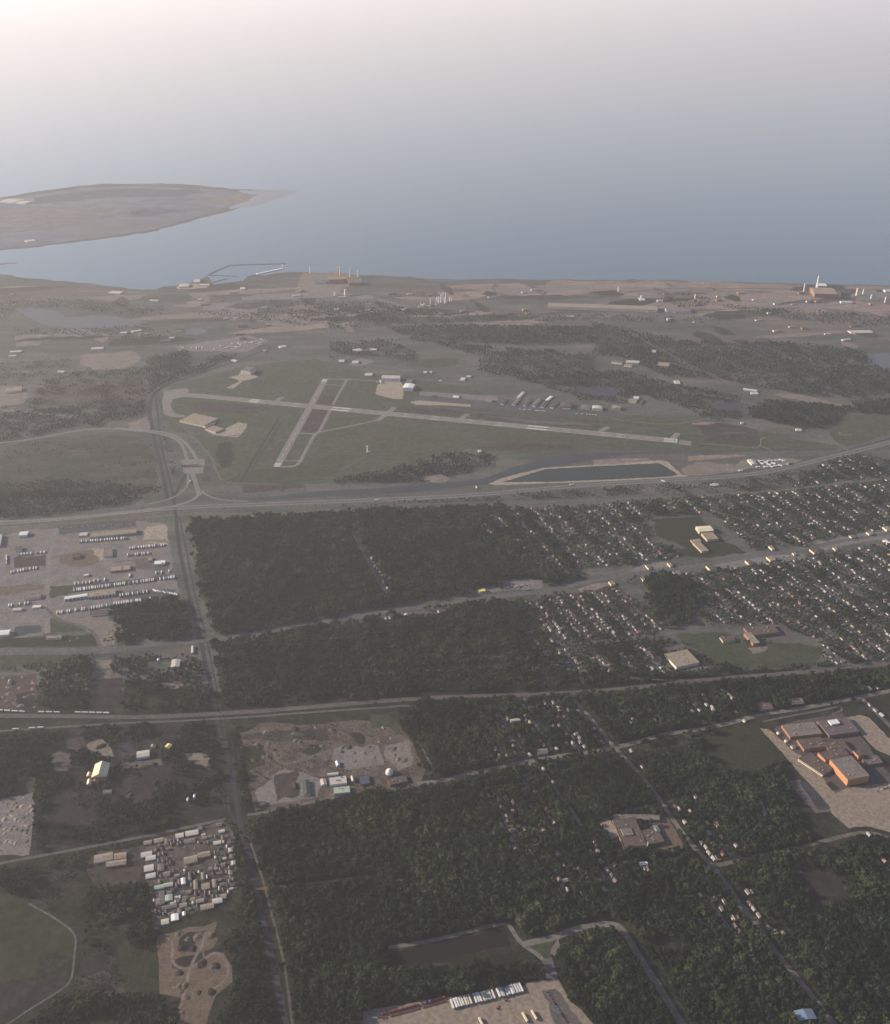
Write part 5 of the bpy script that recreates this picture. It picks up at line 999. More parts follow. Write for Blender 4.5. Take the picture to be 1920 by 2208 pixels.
# trailers yard office and far industry
rb('steelworks_hall', 'large pinkish steelworks hall on the shore', "B:190,175 300,172 300,155 195,158", 28, m_brickd, m_roofc, 'ridge', 8, cat='factory')
rb('steelworks_hall', 'second grey hall of the shore steelworks', "B:100,185 175,183 180,172 110,172", 18, m_lgrey, m_roofg, 'ridge', 6, cat='factory')
rb('steelworks_hall', 'right tan hall of the shore steelworks', "B:310,195 385,192 385,176 315,178", 20, m_brickd, m_roofg, 'ridge', 6, cat='factory')
def stack(lb, s, h, r, m_=None, nm='smokestack', cat='chimney', group=None):
    x, y = W(s)[0]; o = empty(nm, (x, y, Z0), 0, lb, cat, group)
    q = MB(); q.tube((0,0,0), (0,0,h), r, r*.72, 12); q.build('shaft', m_ or m_white, o)
    q = MB(); q.tube((0,0,h), (0,0,h+1.2), r*.8, r*.8, 12); q.build('cap', m_lgrey, o); return o
for i, (x, y, h, r) in enumerate(((82,135,42,4),(250,165,70,5),(262,150,60,4),(322,160,60,4),(372,160,50,4),(218,160,50,4),(295,268,34,9),(232,270,18,8))):
    stack(f'{("slim","pink","pale","grey")[i%4]} stack, {ordn(i+1)} by the shore steelworks', f"B:{x},{y}", h, r, (m_white, m_brick, m_cream, m_lgrey)[i%4], group='stacks of the shore steelworks')
for i, (x, y, h, r) in enumerate(((808,332,46,3.2),(842,333,36,6),(858,318,42,4),(872,316,52,4),(885,316,66,4),(901,318,66,5.5),(893,322,40,3),(848,310,30,4),(926,305,24,4),(938,306,22,4),(770,330,10,8),(750,330,14,3))):
    stack(f'{("tallest " if h>60 else "")}white process column, {ordn(i+1)} of the gas works in the flats', f"B:{x},{y}", h, r, m_white, 'process_column', 'column', 'white columns of the gas works')
rb('factory', 'low white gas works building under the columns', "B:750,332 810,334 812,326 755,325", 8, m_white, m_lgrey, cat='factory')
rb('factory', 'very long tan rolling mill beyond the flats', "C:-280,335 385,362 388,334 -270,318", 16, m_cream, m_roofc, units=0, cat='factory')
rb('factory', 'long low grey hall right of the rolling mill', "C:435,362 585,366 588,348 440,345", 12, m_lgrey, m_roofg, cat='factory')
rb('factory', 'big cream mill hall on the right shore', "C:1320,260 1460,262 1462,228 1325,222", 26, m_brickd, m_roofc, 'ridge', 8, cat='factory')
rb('factory', 'long yellowish hall in front of the big cream mill hall', "C:1380,258 1488,262 1488,246 1384,243", 22, m_cream, m_roofc, 'ridge', 6, cat='factory')
rb('factory', 'small dark topped tower hall on the right shore', "C:1350,212 1405,214 1405,200 1352,198", 26, m_lgrey, m_white, cat='factory')
for i, (x, y, h, r) in enumerate(((1272,250,55,7),(1355,200,50,6),(1590,272,45,8),(1678,290,25,6),(1630,262,30,6),(615,290,28,6),(290,290,20,8),(152,245,26,6),(1762,315,35,6))):
    stack(f'{("pale","white","cream")[i%3]} stack, {ordn(i+1)} along the right shore works', f"C:{x},{y}", h, r, (m_lgrey, m_white, m_cream)[i%3], group='stacks of the right shore works')
far = [("A:60,925 130,922 130,912 62,914".replace('A:','D:') and "D:60,224 130,218 130,210 62,214", 'white long shed left of the left avenue'), ("D:350,340 390,344 390,336 352,332", 'bright white shed alone in the hazy scrub'),
 ("D:52,248 98,244 98,238 54,240", 'grey shed near the left avenue'), ("D:720,108 760,106 775,98 735,98", 'cream roofed shed at the yard behind the lagoon'), ("D:790,102 850,90 858,84 800,92", 'pale long shed at the yard behind the lagoon'),
 ("D:550,205 625,200 625,190 555,193", 'low pale building on the left avenue'), ("D:1680,196 1722,188 1732,180 1692,184", 'pale shed on the narrow grey strip'), ("D:1585,218 1608,216 1606,206 1590,205", 'yellowish hut behind the airfield'),
 ("D:1400,270 1430,278 1434,270 1408,264", 'white shed behind the rail curve'), ("D:25,465 130,450 130,432 40,440", 'tan hall at the left edge'), ("A:1070,668 1130,662 1150,648 1095,648", 'cream casino hall on the pale quay'),
 ("A:1168,640 1205,636 1210,622 1175,622", 'white casino boat house on the quay'), ("A:1200,655 1265,658 1268,650 1205,648", 'thin white pier shed by the harbour'), ("A:665,702 735,708 740,696 670,690", 'pink roofed works shed behind the bay'),
 ("A:905,748 958,752 960,746 908,742", 'low white shed behind the bay'), ("A:1450,682 1480,680 1482,668 1455,670", 'pale shed by the inner harbour'), ("A:152,396 208,388 210,380 156,386", 'white shed on the headland'),
 ("A:20,150 110,158 115,140 30,135", 'hazy white works hall on the headland, left one'), ("A:110,162 178,165 165,150 115,148", 'hazy white works hall on the headland, right one'),
 ("B:345,612 385,602 392,590 352,596", 'white roofed depot building beyond the airfield'), ("B:445,600 482,602 484,592 448,591", 'small white building right of the white roofed depot'), ("B:332,680 372,680 376,666 338,664", 'pale block in the square yard beyond the airfield'),
 ("B:252,672 286,672 290,658 258,660", 'white shed left of the pale block'), ("B:765,740 788,740 788,728 768,728", 'white shed by the bright green field'), ("B:803,738 818,738 818,728 805,728", 'second white shed by the bright green field'),
 ("B:1025,762 1050,764 1052,755 1030,754", 'small white roof in the wood behind the hangars'), ("B:985,782 1015,784 1020,768 995,766", 'grey roof in the wood behind the hangars'), ("B:408,754 456,754 458,740 415,740", 'white hut group north of the cross runway'),
 ("C:485,804 520,804 522,786 495,785", 'white farm shed in the right woods'), ("C:352,612 378,616 376,600 358,600", 'tiny white hut in the right woods'), ("C:275,300 308,300 308,284 278,284", 'pale block on the flats right of the mill'),
 ("C:1545,498 1680,494 1680,482 1548,484", 'long red white freight shed at the right edge'), ("C:1490,312 1560,314 1562,306 1495,304", 'thin white hall at the right shore works'), ("C:1755,245 1830,245 1830,236 1760,236", 'white hall at the right edge of the shore'),
 ("G:188,618 205,616 204,606 190,606", 'small white hut in the canal bend'), ("H:460,648 515,640 515,628 465,634", 'low white roof under the toll road'), ("T:920,972 975,974 975,958 930,956", 'white pumping hut on the dike road'), ("T:415,908 440,908 440,896 418,896", 'tiny pale hut at the dike road')]
for s, lb in far:
    rb('shed', lb, s, 9 if ('casino' in lb or 'hall' in lb) else 5, m_cream if ('cream' in lb or 'tan' in lb) else m_lgrey, m_roofc if ('tan' in lb or 'yell' in lb) else m_roofl, 'ridge', 2, cat='shed')
# piers and breakwater
def pier(lb, s, wd, h, m_): 
    p = W(s); vs, fs = ribbon(p, wd, 0); mb = MB()
    for a, b in zip(p, p[1:]):
        L = math.dist(a, b); n = (-(b[1]-a[1])/L*wd/2, (b[0]-a[0])/L*wd/2)
        mb.prism([(a[0]-n[0],a[1]-n[1]),(b[0]-n[0],b[1]-n[1]),(b[0]+n[0],b[1]+n[1]),(a[0]+n[0],a[1]+n[1])], -.5, h + .01 * len(mb.f))
    o = mb.build('breakwater', m_); tag(o, lb, 'breakwater'); return o
pier('dark bent breakwater reaching out from the harbour', "A:1265,592 1330,562 1392,538 1560,532 1730,528", 14, 2.5, m_roofb)
pier('straight inner breakwater of the harbour', "A:1245,596 1340,599 1440,605", 12, 2.5, m_roofg)
pier('short dark mole beside the casino quay', "A:1270,645 1320,632 1370,620", 12, 2.5, m_roofb)
pier('white loading pier left of the steelworks', "A:1550,592 1620,577 1700,560", 18, 5, m_white)
pier('low grey mole at the inner end of the bay', "A:-60,532 40,526 100,524", 14, 2, m_roofg)
stack('slim white crane mast on the loading pier', "A:1708,560", 35, 3, m_white, 'crane_mast', 'crane')
# ------------------------------------------------------------------ houses
HW = [('white', m_white), ('cream', m_cream), ('grey', m_lgrey), ('brick', m_brick)]
HR = [('grey roof', m_roofg), ('brown roof', m_roofb), ('pale roof', mat('pale shingle', (.30,.29,.28), (.24,.23,.22), 4)), ('tan roof', m_roofc)]
HT = []
for i, (wn, wm) in enumerate(HW):
    for j, (rn, rm) in enumerate(HR):
        r = random.Random(i * 5 + j); m = MB(); a, b = r.uniform(4, 5), r.uniform(5.5, 7.5)
        m.box(-a, a, -b, b, 0, 3.4, 0); m.gable(-a, a, -b, b, 3.4, 5.6, 1, .5)
        if j % 2: m.box(a, a + 3, -b, -b + 4, 0, 2.6, 0); m.box(a + .01, a + 3.3, -b - .3, -b + 4.3, 2.6, 2.8, 1)
        m.box(1.2, 2.0, 1.5, 2.3, 4, 6.3, 2); m.box(-.6, .6, -b - .05, -b - .01, 0, 2.1, 3)
        for q in (-a * .6, a * .35): m.box(q, q + 1.3, -b - .05, -b - .01, 1.1, 2.3, 3)
        HT.append((wn, rn, m, m.mesh('house', [wm, rm, m_brickd, m_glass])))
HOUSEPTS = []
hp = []
def addhouse(x, y, a, zone, must=False):
    if not must:
        for q in hp:
            if (q[0]-x)**2 + (q[1]-y)**2 < 150: return
    hp.append((x, y, a, zone, must)); HOUSEPTS.append((x, y))
man = [("K:350,150 280,240 350,330 455,350 475,400 490,410 505,435 520,458 525,490 550,530", 'by the lane in the big wood'),
 ("Q:125,490 160,505 175,545 300,520 318,548 315,462 475,480 490,485 220,390 210,345 15,540 35,575 60,600", 'in woods below the factory'),
 ("Q:690,235 780,345 805,370 820,400 845,430 860,430 845,352 920,370 970,355 860,225 865,250 810,240 640,150 660,165 700,55 750,100", 'right of the brick yard'),
 ("Q:820,680 890,700 870,730 905,660 950,750 960,790 900,795 975,745 1040,670 1060,700 1090,735 1030,610 1050,610 1140,800 1180,825 1220,830 780,775", 'by the lower diagonal road'),
 ("P:590,395 640,385 690,375 960,345 680,115 970,95 970,145 1035,95 1100,100 1120,125 1150,160 1200,220 1255,130 1450,150 1440,170 1555,98 1590,165 1510,460 1440,360 875,480 935,565 1015,680 1050,740 680,690 520,650 600,840 670,935 690,980 820,940 870,1000 1200,930 1230,1010 1210,970 720,260 980,250 1020,310 940,200 880,90", 'left of the diagonal road'),
 ("J:455,130 470,160 520,220 480,200 400,205 340,180 345,215 430,240 600,130 660,150 600,100 455,325 100,315 75,240 160,190 690,255 750,320 530,240 380,250 560,150 640,130", 'left above the school field'),
 ("J:330,1040 550,1040 555,1060 480,1050 400,860 340,800 1220,1270 690,1210 1640,1130", 'in the woods below the school field'), ("J:1645,85 1700,75 1610,180 1645,200 1690,240 1735,275", 'by the school street corner'),
 ("K:1110,215 1130,225 1175,260 1355,245 1440,240 1510,230 1550,215 1590,260 1600,275 1640,320 1650,350 1590,390 1700,390 1710,400 1640,435 1700,370", 'in woods above the avenue'),
 ("K:520,715 540,716 563,712 1395,612 1455,622", 'at the avenue verge'), ("Q:1700,440 1730,455 1760,440 1780,490", 'above the dark pond')]
for s, zn in man:
    for x, y in W(s): addhouse(x, y, NS - math.pi/2 + random.uniform(-.05, .05), zn, True)
HZ = {'mid': 'above the school street', 'middle': 'in the middle woods', 'factory': 'in woods below the factory', 'diagonal': 'by the lower diagonal road', 'schoolwood': 'left of the running track', 'northwood': 'by the lane in the big wood', 'estate': 'of the bright estate', 'north': 'between toll road and avenue', 'south': 'below the avenue', 'bottom': 'left of the wide flat hall', 'east': 'beside the toll road at the right edge'}
nsd = Vector((math.cos(NS), math.sin(NS))); ewd = Vector((math.cos(GA), math.sin(GA)))
for nm, poly, thin in HOODS:
    A = np.array(poly); c = Vector(A.mean(0)); R_ = max(math.dist(p, c) for p in poly)
    dens = {'estate': .85, 'north': .48, 'south': .55, 'bottom': .4, 'east': .5, 'mid': .42, 'middle': .3, 'factory': .22, 'diagonal': .25, 'schoolwood': .26, 'northwood': .1}[nm]
    cand = []
    k = -int(R_ / 72)
    while k * 72 < R_:
        for t in np.arange(-R_, R_, 15.5):
            for sd_ in (-13, 13):
                p = c + ewd * (k * 72 + sd_ + random.uniform(-4, 4)) + nsd * (t + random.uniform(-3, 3)); cand.append((p.x, p.y))
        k += 1
    P = np.array(cand); P = P[inside(P, poly)]; P = P[clear_of(P)]
    nn = vnoise(P, 90, 11)
    for (x, y), q in zip(P, nn):
        if random.random() < dens * (.35 + 1.3 * q): addhouse(x, y, NS - math.pi/2 + random.choice((0, 0, math.pi/2)) + random.uniform(-.04, .04), HZ[nm])
    k = -int(R_ / 72)      # streets between the rows
    while k * 72 < R_:
        ts = [t for t in np.arange(-R_, R_, 20)]; seg = []
        for t in ts:
            p = c + ewd * (k * 72) + nsd * t; Q = np.array([[p.x, p.y]])
            if inside(Q, poly)[0] and clear_of(Q)[0]: seg.append((p.x, p.y))
            elif len(seg) > 3: break
        if len(seg) > 3 and nm not in ('factory', 'northwood'): road('street', f'narrow street {ordn(k + int(R_/72) + 1)} from the left {HZ[nm]}', None, 6.5, m_road, 3, 0, free=1, pts=seg)
        k += 1
print('houses', len(hp))
hp.sort(key=lambda q: math.hypot(math.hypot(q[0], q[1]), H) - (4000 if q[4] else 0))
lab = {}; rest = MB(); HPL = []
for i, (x, y, a, zn, mu) in enumerate(hp):
    X, Y = pix(x, y); vis = 0 < X < 1920 and 0 < Y < 2208
    wi = random.choices(range(4), (3, 2, 4, 3))[0]; ri = random.choices(range(4), (5, 4, 2, 2))[0]; t = HT[wi * 4 + ri]
    if len(HPL) < 290 and vis: HPL.append((X, x, y, a, zn, t))
    else:
        ca, sa = math.cos(a), math.sin(a)
        rest.add([(x + .8*(vx*ca - vy*sa), y + .8*(vx*sa + vy*ca), vz*.8 + Z0) for vx, vy, vz in t[2].v], t[2].f, 0)
        rest.m[-len(t[2].f):] = [{0: wi, 1: 4 + ri, 2: 8, 3: 9}[q] for q in t[2].m]
HPL.sort(key=lambda q: q[0])
for X, x, y, a, zn, t in HPL:
    k = (zn, t[0], t[1]); lab[k] = lab.get(k, 0) + 1
    o = link(bpy.data.objects.new('house', t[3])); o.location = (x, y, Z0); o.rotation_euler = (0, 0, a); s_ = random.uniform(.72, 1.0); o.scale = (s_, s_, random.uniform(.8, 1.1))
    tag(o, f'{t[0]} house, {t[1]}, {ordn(lab[k])} such from left {zn}', 'house', f'houses {zn}')
if rest.v: tag(rest.build('distant_houses', [m for _, m in HW] + [m for _, m in HR] + [m_brickd, m_glass]), 'pale specks of small houses far among the garden trees', 'houses', None, 'stuff')

# ------------------------------------------------------------------ heaps
def heap(x, y, r, h, m_, label, grp):
    rr = random.Random(int(x * 3 + y)); v = [(0, 0, h)]; f = []; n = 9; K = 3
    for j in range(1, K + 1):
        for i in range(n):
            a = 2 * math.pi * i / n; q = r * j / K * rr.uniform(.8, 1.2); v.append((q * math.cos(a) * 1.3, q * math.sin(a), h * (1 - j / K) ** 1.1 * rr.uniform(.7, 1.2) if j < K else -.1))
    f += [(0, 1 + i, 1 + (i + 1) % n) for i in range(n)]
    for j in range(K - 1): f += [(1 + j*n + i, 1 + (j+1)*n + i, 1 + (j+1)*n + (i+1) % n, 1 + j*n + (i+1) % n) for i in range(n)]
    mb = MB(); mb.add(v, f); o = mb.build('heap', m_); o.location = (x, y, Z0 + .1); o.rotation_euler = (0, 0, rr.uniform(0, 3)); tag(o, label, 'heap', grp)
for grp, s_, n_, rr_, mats_ in (('heaps of the left works', "L:330,760 700,680 1650,700 1700,1200 1300,1300 300,1300", 40, (5, 13), ((m_dark, 'dark'), (m_brown, 'brown'), (m_dark, 'dark'))),
    ('heaps of the stone yard', "L:-60,1240 262,1180 N:215,250 -60,340", 60, (2.5, 6), ((m_pale, 'pale'), (m_ralt, 'grey'), (m_red, 'reddish'))),
    ('heaps of the scrap yard', "L:-40,300 280,270 290,520 -40,530", 26, (3, 8), ((m_red, 'reddish'), (m_ralt, 'grey'), (m_lot, 'pale'))),
    ('heaps of the works lot', "M:200,300 700,250 1300,240 1480,340 1520,540 1300,560 900,560 260,560", 44, (3, 9), ((m_ralt, 'grey'), (m_dirt, 'tan'), (m_brown, 'brown'))),
    ('heaps of the truck yard', "E:610,830 690,830 690,920 615,920", 22, (2, 4), ((m_pale, 'pale'), (m_ralt, 'grey'), (m_dark, 'dark'))),
    ('ridges of the sand pit', "N:1100,900 1500,800 1500,930 1600,1100 1480,1290 1420,1480 1230,1480 1270,1290 1100,1260", 18, (4, 10), ((m_sand, 'tan'), (m_sand, 'tan'), (m_dark, 'dark'))),
    ('heaps of the storage yard', "N:1080,300 1580,200 1600,560 1100,760", 40, (1.6, 3.6), ((m_lot, 'pale'), (m_red, 'reddish'), (m_dark, 'dark')))):
    poly = W(s_); A = np.array(poly); P = rng.uniform(A.min(0), A.max(0), (n_ * 4, 2)); P = P[inside(P, poly)][:n_]; P = P[np.argsort(P[:, 0])]; kk = {}
    for x, y in P:
        r = random.uniform(*rr_); m_, c = random.choice(mats_); kk[c] = kk.get(c, 0) + 1
        heap(float(x), float(y), r, r * random.uniform(.25, .45), m_, f'{c} heap, {ordn(kk[c])} {c} one from the left among the {grp}', grp)
# small works and huts scattered over the flats
k = 0
for i in range(120):
    Y = 625 + 110 * random.random(); X = random.uniform(0, 1915)
    if X < 380 and 650 < Y < 715: continue
    if 700 < X < 1500 and Y > 700: continue
    x, y = grd(X, Y); w_, d_ = random.uniform(14, 55), random.uniform(10, 22); k += 1
    FH.append((X, x, y, w_, d_)) if 'FH' in globals() else globals().update(FH=[(X, x, y, w_, d_)])
FH.sort()
for i, (X, x, y, w_, d_) in enumerate(FH):
    c, wm, rm = random.choice((('white', m_lgrey, m_roofl), ('cream', m_cream, m_roofc), ('grey', m_lgrey, m_roofg), ('brown', m_brickd, m_roofb), ('pink', m_brick, m_roofc)))
    m = MB(); h = random.uniform(5, 11); m.box(-w_/2, w_/2, -d_/2, d_/2, 0, h, 0); m.gable(-d_/2, d_/2, -w_/2, w_/2, h, h + 2.5, 1)
    nv = len(m.v) - 6; m.v[nv:] = [(b, -a, z) for a, b, z in m.v[nv:]]
    o = m.build('works_building', [wm, rm]); o.location = (x, y, Z0); o.rotation_euler = (0, 0, random.choice((GA * .4, GA, GA * .7)))
    tag(o, f'small {c} works building on the shore flats, {ordn(i+1)} of them from the left', 'building', 'works buildings of the shore flats')
# ------------------------------------------------------------------ vehicles
def child(nm, me, p): return link(bpy.data.objects.new(nm, me), p)
def trailer_parts(L=14.5):
    b = MB(); b.box(-1.3, 1.3, -L/2, L/2, 1.15, 3.95); body = b
    u = MB(); u.box(-.5, .5, -L/2+.3, L/2-.3, .85, 1.14); u.box(-1.0, -.8, L*.22, L*.22+.2, 0, .85); u.box(.8, 1.0, L*.22, L*.22+.2, 0, .85)
    w_ = MB()
    for q in (-L/2+1.6, -L/2+2.9):
        for s in (-1, 1): w_.tube((s*.72, q, .5), (s*1.25, q, .5), .5, .5, 10)
    d = MB(); d.box(-1.2, 1.2, -L/2-.05, -L/2-.01, 1.25, 3.8)
    return body, u, w_, d
tb, tu, twh, td = trailer_parts()
TC = {'white': m_white, 'grey': m_lgrey, 'pale green': m_green2, 'red': m_redp, 'cream': m_cream, 'blue': m_blue}
BODY = {k: tb.mesh('cargo_box', v) for k, v in TC.items()}; UND = tu.mesh('chassis', m_roofb); WH = twh.mesh('wheels', m_tyre); DOOR = td.mesh('door', m_lgrey)
def single(k):
    m = MB(); m.add(tb.v, tb.f, 0); m.add(tu.v, tu.f, 1); m.add(twh.v, twh.f, 2); return m.mesh('trailer', [TC[k], m_roofb, m_tyre])
TS = {k: single(k) for k in TC}
ntr = 0
def trailer(x, y, a, col, label, group, near=False):
    global ntr; ntr += 1
    if near:
        r = empty('semi_trailer', (x, y, Z0), a, label, 'trailer', group)
        r.scale = (1.25, 1.4, 1.15); child('cargo_box', BODY[col], r); child('chassis', UND, r); child('wheel_set', WH, r); child('rear_door', DOOR, r); return r
    o = link(bpy.data.objects.new('semi_trailer', TS[col])); o.location = (x, y, Z0); o.rotation_euler = (0, 0, a); o.scale = (1.15, 1.2, 1.1); return tag(o, label[:], 'trailer', group)
def row(s, pitch, where, cols=('white', 'white', 'grey', 'cream', 'white', 'grey', 'blue'), skip=.12, ang=NS - math.pi/2, near=False, off=0):
    a, b = W(s); L = math.dist(a, b); n = max(2, int(L / pitch)); k = 0
    for i in range(n + 1):
        if random.random() < skip: continue
        t = i / n; t += random.uniform(-.25, .25) / n; x = a[0] + (b[0]-a[0])*t; y = a[1] + (b[1]-a[1])*t + random.uniform(-.8, .8); k += 1; c = random.choice(cols)
        trailer(x, y, ang + random.uniform(-.015, .015), c, f'{c} trailer, {ordn(k)} from left in the {where}', f'trailers in the {where}', near)
row("O:700,742 1230,615", 4.9, 'white row of the bottom yard', ('white','grey','pale green','white','cream'), .08, near=True)
for i, (x, y) in enumerate(((1262,845),(1333,828),(925,885))):
    p = W(f"O:{x},{y}")[0]; trailer(*p, NS - math.pi/2 + .1, 'cream', f'lone cream trailer on the open bottom yard, {ordn(i+1)}', 'lone trailers of the bottom yard', True)
row("E:480,305 760,284", 7.6, 'row under the long warehouse')
row("E:785,345 1015,322", 7.2, 'row by the pale corner of the truck yard')
row("E:450,598 1052,520", 6.4, 'longest row across the truck yard')
row("E:345,735 660,690", 7.2, 'row along the lower edge of the truck yard')
row("E:690,680 920,650", 7.2, 'row above the dark wood', ang=NS-math.pi/2)
row("E:725,630 885,608", 8.4, 'short row right of the brown warehouse')
row("E:935,602 1062,624", 8.4, 'slanting row at the rail side', ang=NS-math.pi/2+.5)
row("E:112,384 262,370", 9, 'upper row left of the yard street')
row("E:66,490 218,464", 9, 'lower row left of the yard street')
row("E:775,386 895,376", 10, 'sparse row in the upper truck yard')
row("E:940,494 1018,486", 14, 'four trailer row near the rails')
row("E:560,542 630,535", 14, 'sparse row above the longest row')
row("E:450,560 540,552", 10, 'dull row above the longest row', ('grey','cream'))
row("E:50,692 172,676", 10, 'row by the left lot')
row("E:40,395 40,435", 12, 'small stack of trailers at the left edge')
row("E:785,508 776,518", 9, 'pair in the middle of the truck yard')
for i, x in enumerate(sorted(random.uniform(1360, 1600) for _ in range(30))):
    y = 200 - (x - 1360) * .17 + random.uniform(-20, 14)
    p = W(f"D:{x:.0f},{y:.0f}")[0]; trailer(*p, random.choice((NS-math.pi/2, GA-math.pi/2)) , 'white', f'white trailer, {ordn(i+1)} from the left in the crowded yard behind the airfield', 'trailers in the crowded yard behind the airfield')
for i, x in enumerate(sorted(random.uniform(1085, 1340) for _ in range(10))):
    p = W(f"D:{x:.0f},{random.uniform(185,210):.0f}")[0]; trailer(*p, NS-math.pi/2, 'white', f'white trailer, {ordn(i+1)} from the left, left of the crowded yard', 'trailers left of the crowded yard')
print('trailers', ntr)
# red lorries of the bottom yard
def lorry_mesh():
    c = MB(); c.box(-1.2, 1.2, 2.2, 4.4, .8, 3.3); c.box(-1.1, 1.1, 4.4, 5.6, .8, 1.9)
    f = MB(); f.box(-.5, .5, -4.6, 2.2, .7, 1.05); f.box(-1.0, 1.0, -3.6, -1.2, 1.05, 1.3)
    w_ = MB()
    for q in (-3.4, -2.1, 4.2):
        for s in (-1, 1): w_.tube((s*.7, q, .52), (s*1.2, q, .52), .52, .52, 10)
    g = MB(); g.box(-1.05, 1.05, 4.41, 4.45, 2.1, 3.0)
    return c.mesh('cab', m_redp), f.mesh('chassis', m_redp), w_.mesh('wheels', m_tyre), g.mesh('windscreen', m_glass), c.mesh('cab', m_white)
lc, lf, lw, lg, lcw = lorry_mesh()
a, b = W("O:165,835 645,705"); n = 26; k = 0
for i in range(n):
    if random.random() < .1: continue
    t = i / (n-1); x = a[0]+(b[0]-a[0])*t; y = a[1]+(b[1]-a[1])*t; k += 1; wh = .55 < t < .8 and i % 2
    r = empty('lorry', (x, y, Z0), NS-math.pi/2+random.uniform(-.03,.03), f'{"white" if wh else "red"} lorry cab unit, {ordn(k)} from the left in the bottom yard row', 'lorry', 'row of lorries in the bottom yard'); r.scale = (1.3, 1.35, 1.2)
    child('cab', lcw if wh else lc, r); child('chassis', lf, r); child('wheel_set', lw, r); child('windscreen', lg, r)
for i, (x, y) in enumerate(((1055,762),(1118,700))):
    p = W(f"O:{x},{y}")[0]; r = empty('lorry', (*p, Z0), NS+.6, f'{"nearer" if i == 0 else "farther"} red lorry alone on the bottom yard', 'lorry', 'lone red lorries'); child('cab', lc, r); child('chassis', lf, r); child('wheel_set', lw, r); child('windscreen', lg, r)
# cars
def car_mesh(m_):
    m = MB(); m.box(-.9, .9, -2.2, 2.2, .35, .95, 0)
    m.add([(-.85,-1.5,.95),(.85,-1.5,.95),(.85,1.0,.95),(-.85,1.0,.95),(-.7,-1.1,1.5),(.7,-1.1,1.5),(.7,.4,1.5),(-.7,.4,1.5)], [(4,5,6,7)], 0)
    m.add([(-.85,-1.5,.95),(.85,-1.5,.95),(.85,1.0,.95),(-.85,1.0,.95),(-.7,-1.1,1.5),(.7,-1.1,1.5),(.7,.4,1.5),(-.7,.4,1.5)], [(0,1,5,4),(1,2,6,5),(2,3,7,6),(3,0,4,7)], 1)
    for q in (-1.4, 1.4):
        for s in (-1, 1): m.tube((s*.7, q, .34), (s*.92, q, .34), .34, .34, 8, 2)
    return m.mesh('car', [m_, m_glass, m_tyre])
CC = {'white': car_mesh(m_white), 'silver': car_mesh(m_lgrey), 'dark': car_mesh(m_rail), 'red': car_mesh(m_redp), 'blue': car_mesh(m_blue)}
def cars(s, n, where, ang=NS-math.pi/2, cols=('white','silver','dark','red','blue','silver'), jit=0):
    p = W(s); k = {}
    for i in range(n):
        if len(p) == 2: t = (i + random.uniform(-.2,.2)) / max(1, n-1); x = p[0][0]+(p[1][0]-p[0][0])*t; y = p[0][1]+(p[1][1]-p[0][1])*t
        else:
            u, v = random.random(), random.random(); A_, B_, C_, D_ = p[:4]
            x = (A_[0]*(1-u)+B_[0]*u)*(1-v)+(D_[0]*(1-u)+C_[0]*u)*v; y = (A_[1]*(1-u)+B_[1]*u)*(1-v)+(D_[1]*(1-u)+C_[1]*u)*v
        c = random.choice(cols); k[c] = k.get(c, 0) + 1
        o = link(bpy.data.objects.new('parked_car', CC[c])); o.location = (x + random.uniform(-jit, jit), y + random.uniform(-jit, jit), Z0); o.rotation_euler = (0, 0, ang + random.uniform(-.05, .05))
        o.scale = (1.08,) * 3; tag(o, f'{c} car {where}' + (f', {ordn(k[c])} from left' if len(p) == 2 else ''), 'car', f'cars {where}')
cars("E:370,222 560,205", 24, 'in the car park above the long warehouse')
cars("E:600,210 800,196", 20, 'right of the others above the long warehouse')
cars("K:1265,530 1405,520 1400,500 1270,508", 34, 'in the junk lot by the avenue')
cars("O:1440,650 1590,880", 18, 'in the dark strip of the bottom yard', GA-math.pi/2, ('dark','dark','red','blue'))
cars("J:1690,800 1792,775 1792,800 1700,825", 10, 'on the school paving', cols=('dark','silver','blue'))
cars("B:850,862 1090,880", 24, 'on the car park behind the apron', GA*.2)
cars("B:850,878 1090,896", 18, 'in the second row behind the apron', GA*.2)
cars("I:1110,345 1180,335", 10, 'in front of the tan flat shop')
cars("I:480,435 540,455", 10, 'around the grey building below the avenue')
cars("I:225,395 300,375", 8, 'on the left forecourt by the avenue')
cars("C:0,0 1,1 2,2 3,3", 0, '')
cars("B:770,790 840,790 835,782 780,782", 12, 'by the road behind the white hangar')
cars("E:420,905 500,870 560,868 430,895", 8, 'by the grey workshop in the verge')
# trucks on the roads
for i, (s, a, lb) in enumerate((("G:720,806", GA-math.pi/2-.05, 'white truck driving on the toll road below the reservoir'), ("G:1240,786", .9, 'white truck on the toll road right of the first'), ("D:1148,1005", .1, 'white truck below the toll plaza'),
    ("G:178,822", GA, 'small white truck on the bank of the canal'), ("A:80,0 " and "F:1300,893", GA-math.pi/2, 'pale truck on the toll road near the canal'))):
    p = W(s)[0]; trailer(*p, a, 'white', lb, 'trucks on the toll road')
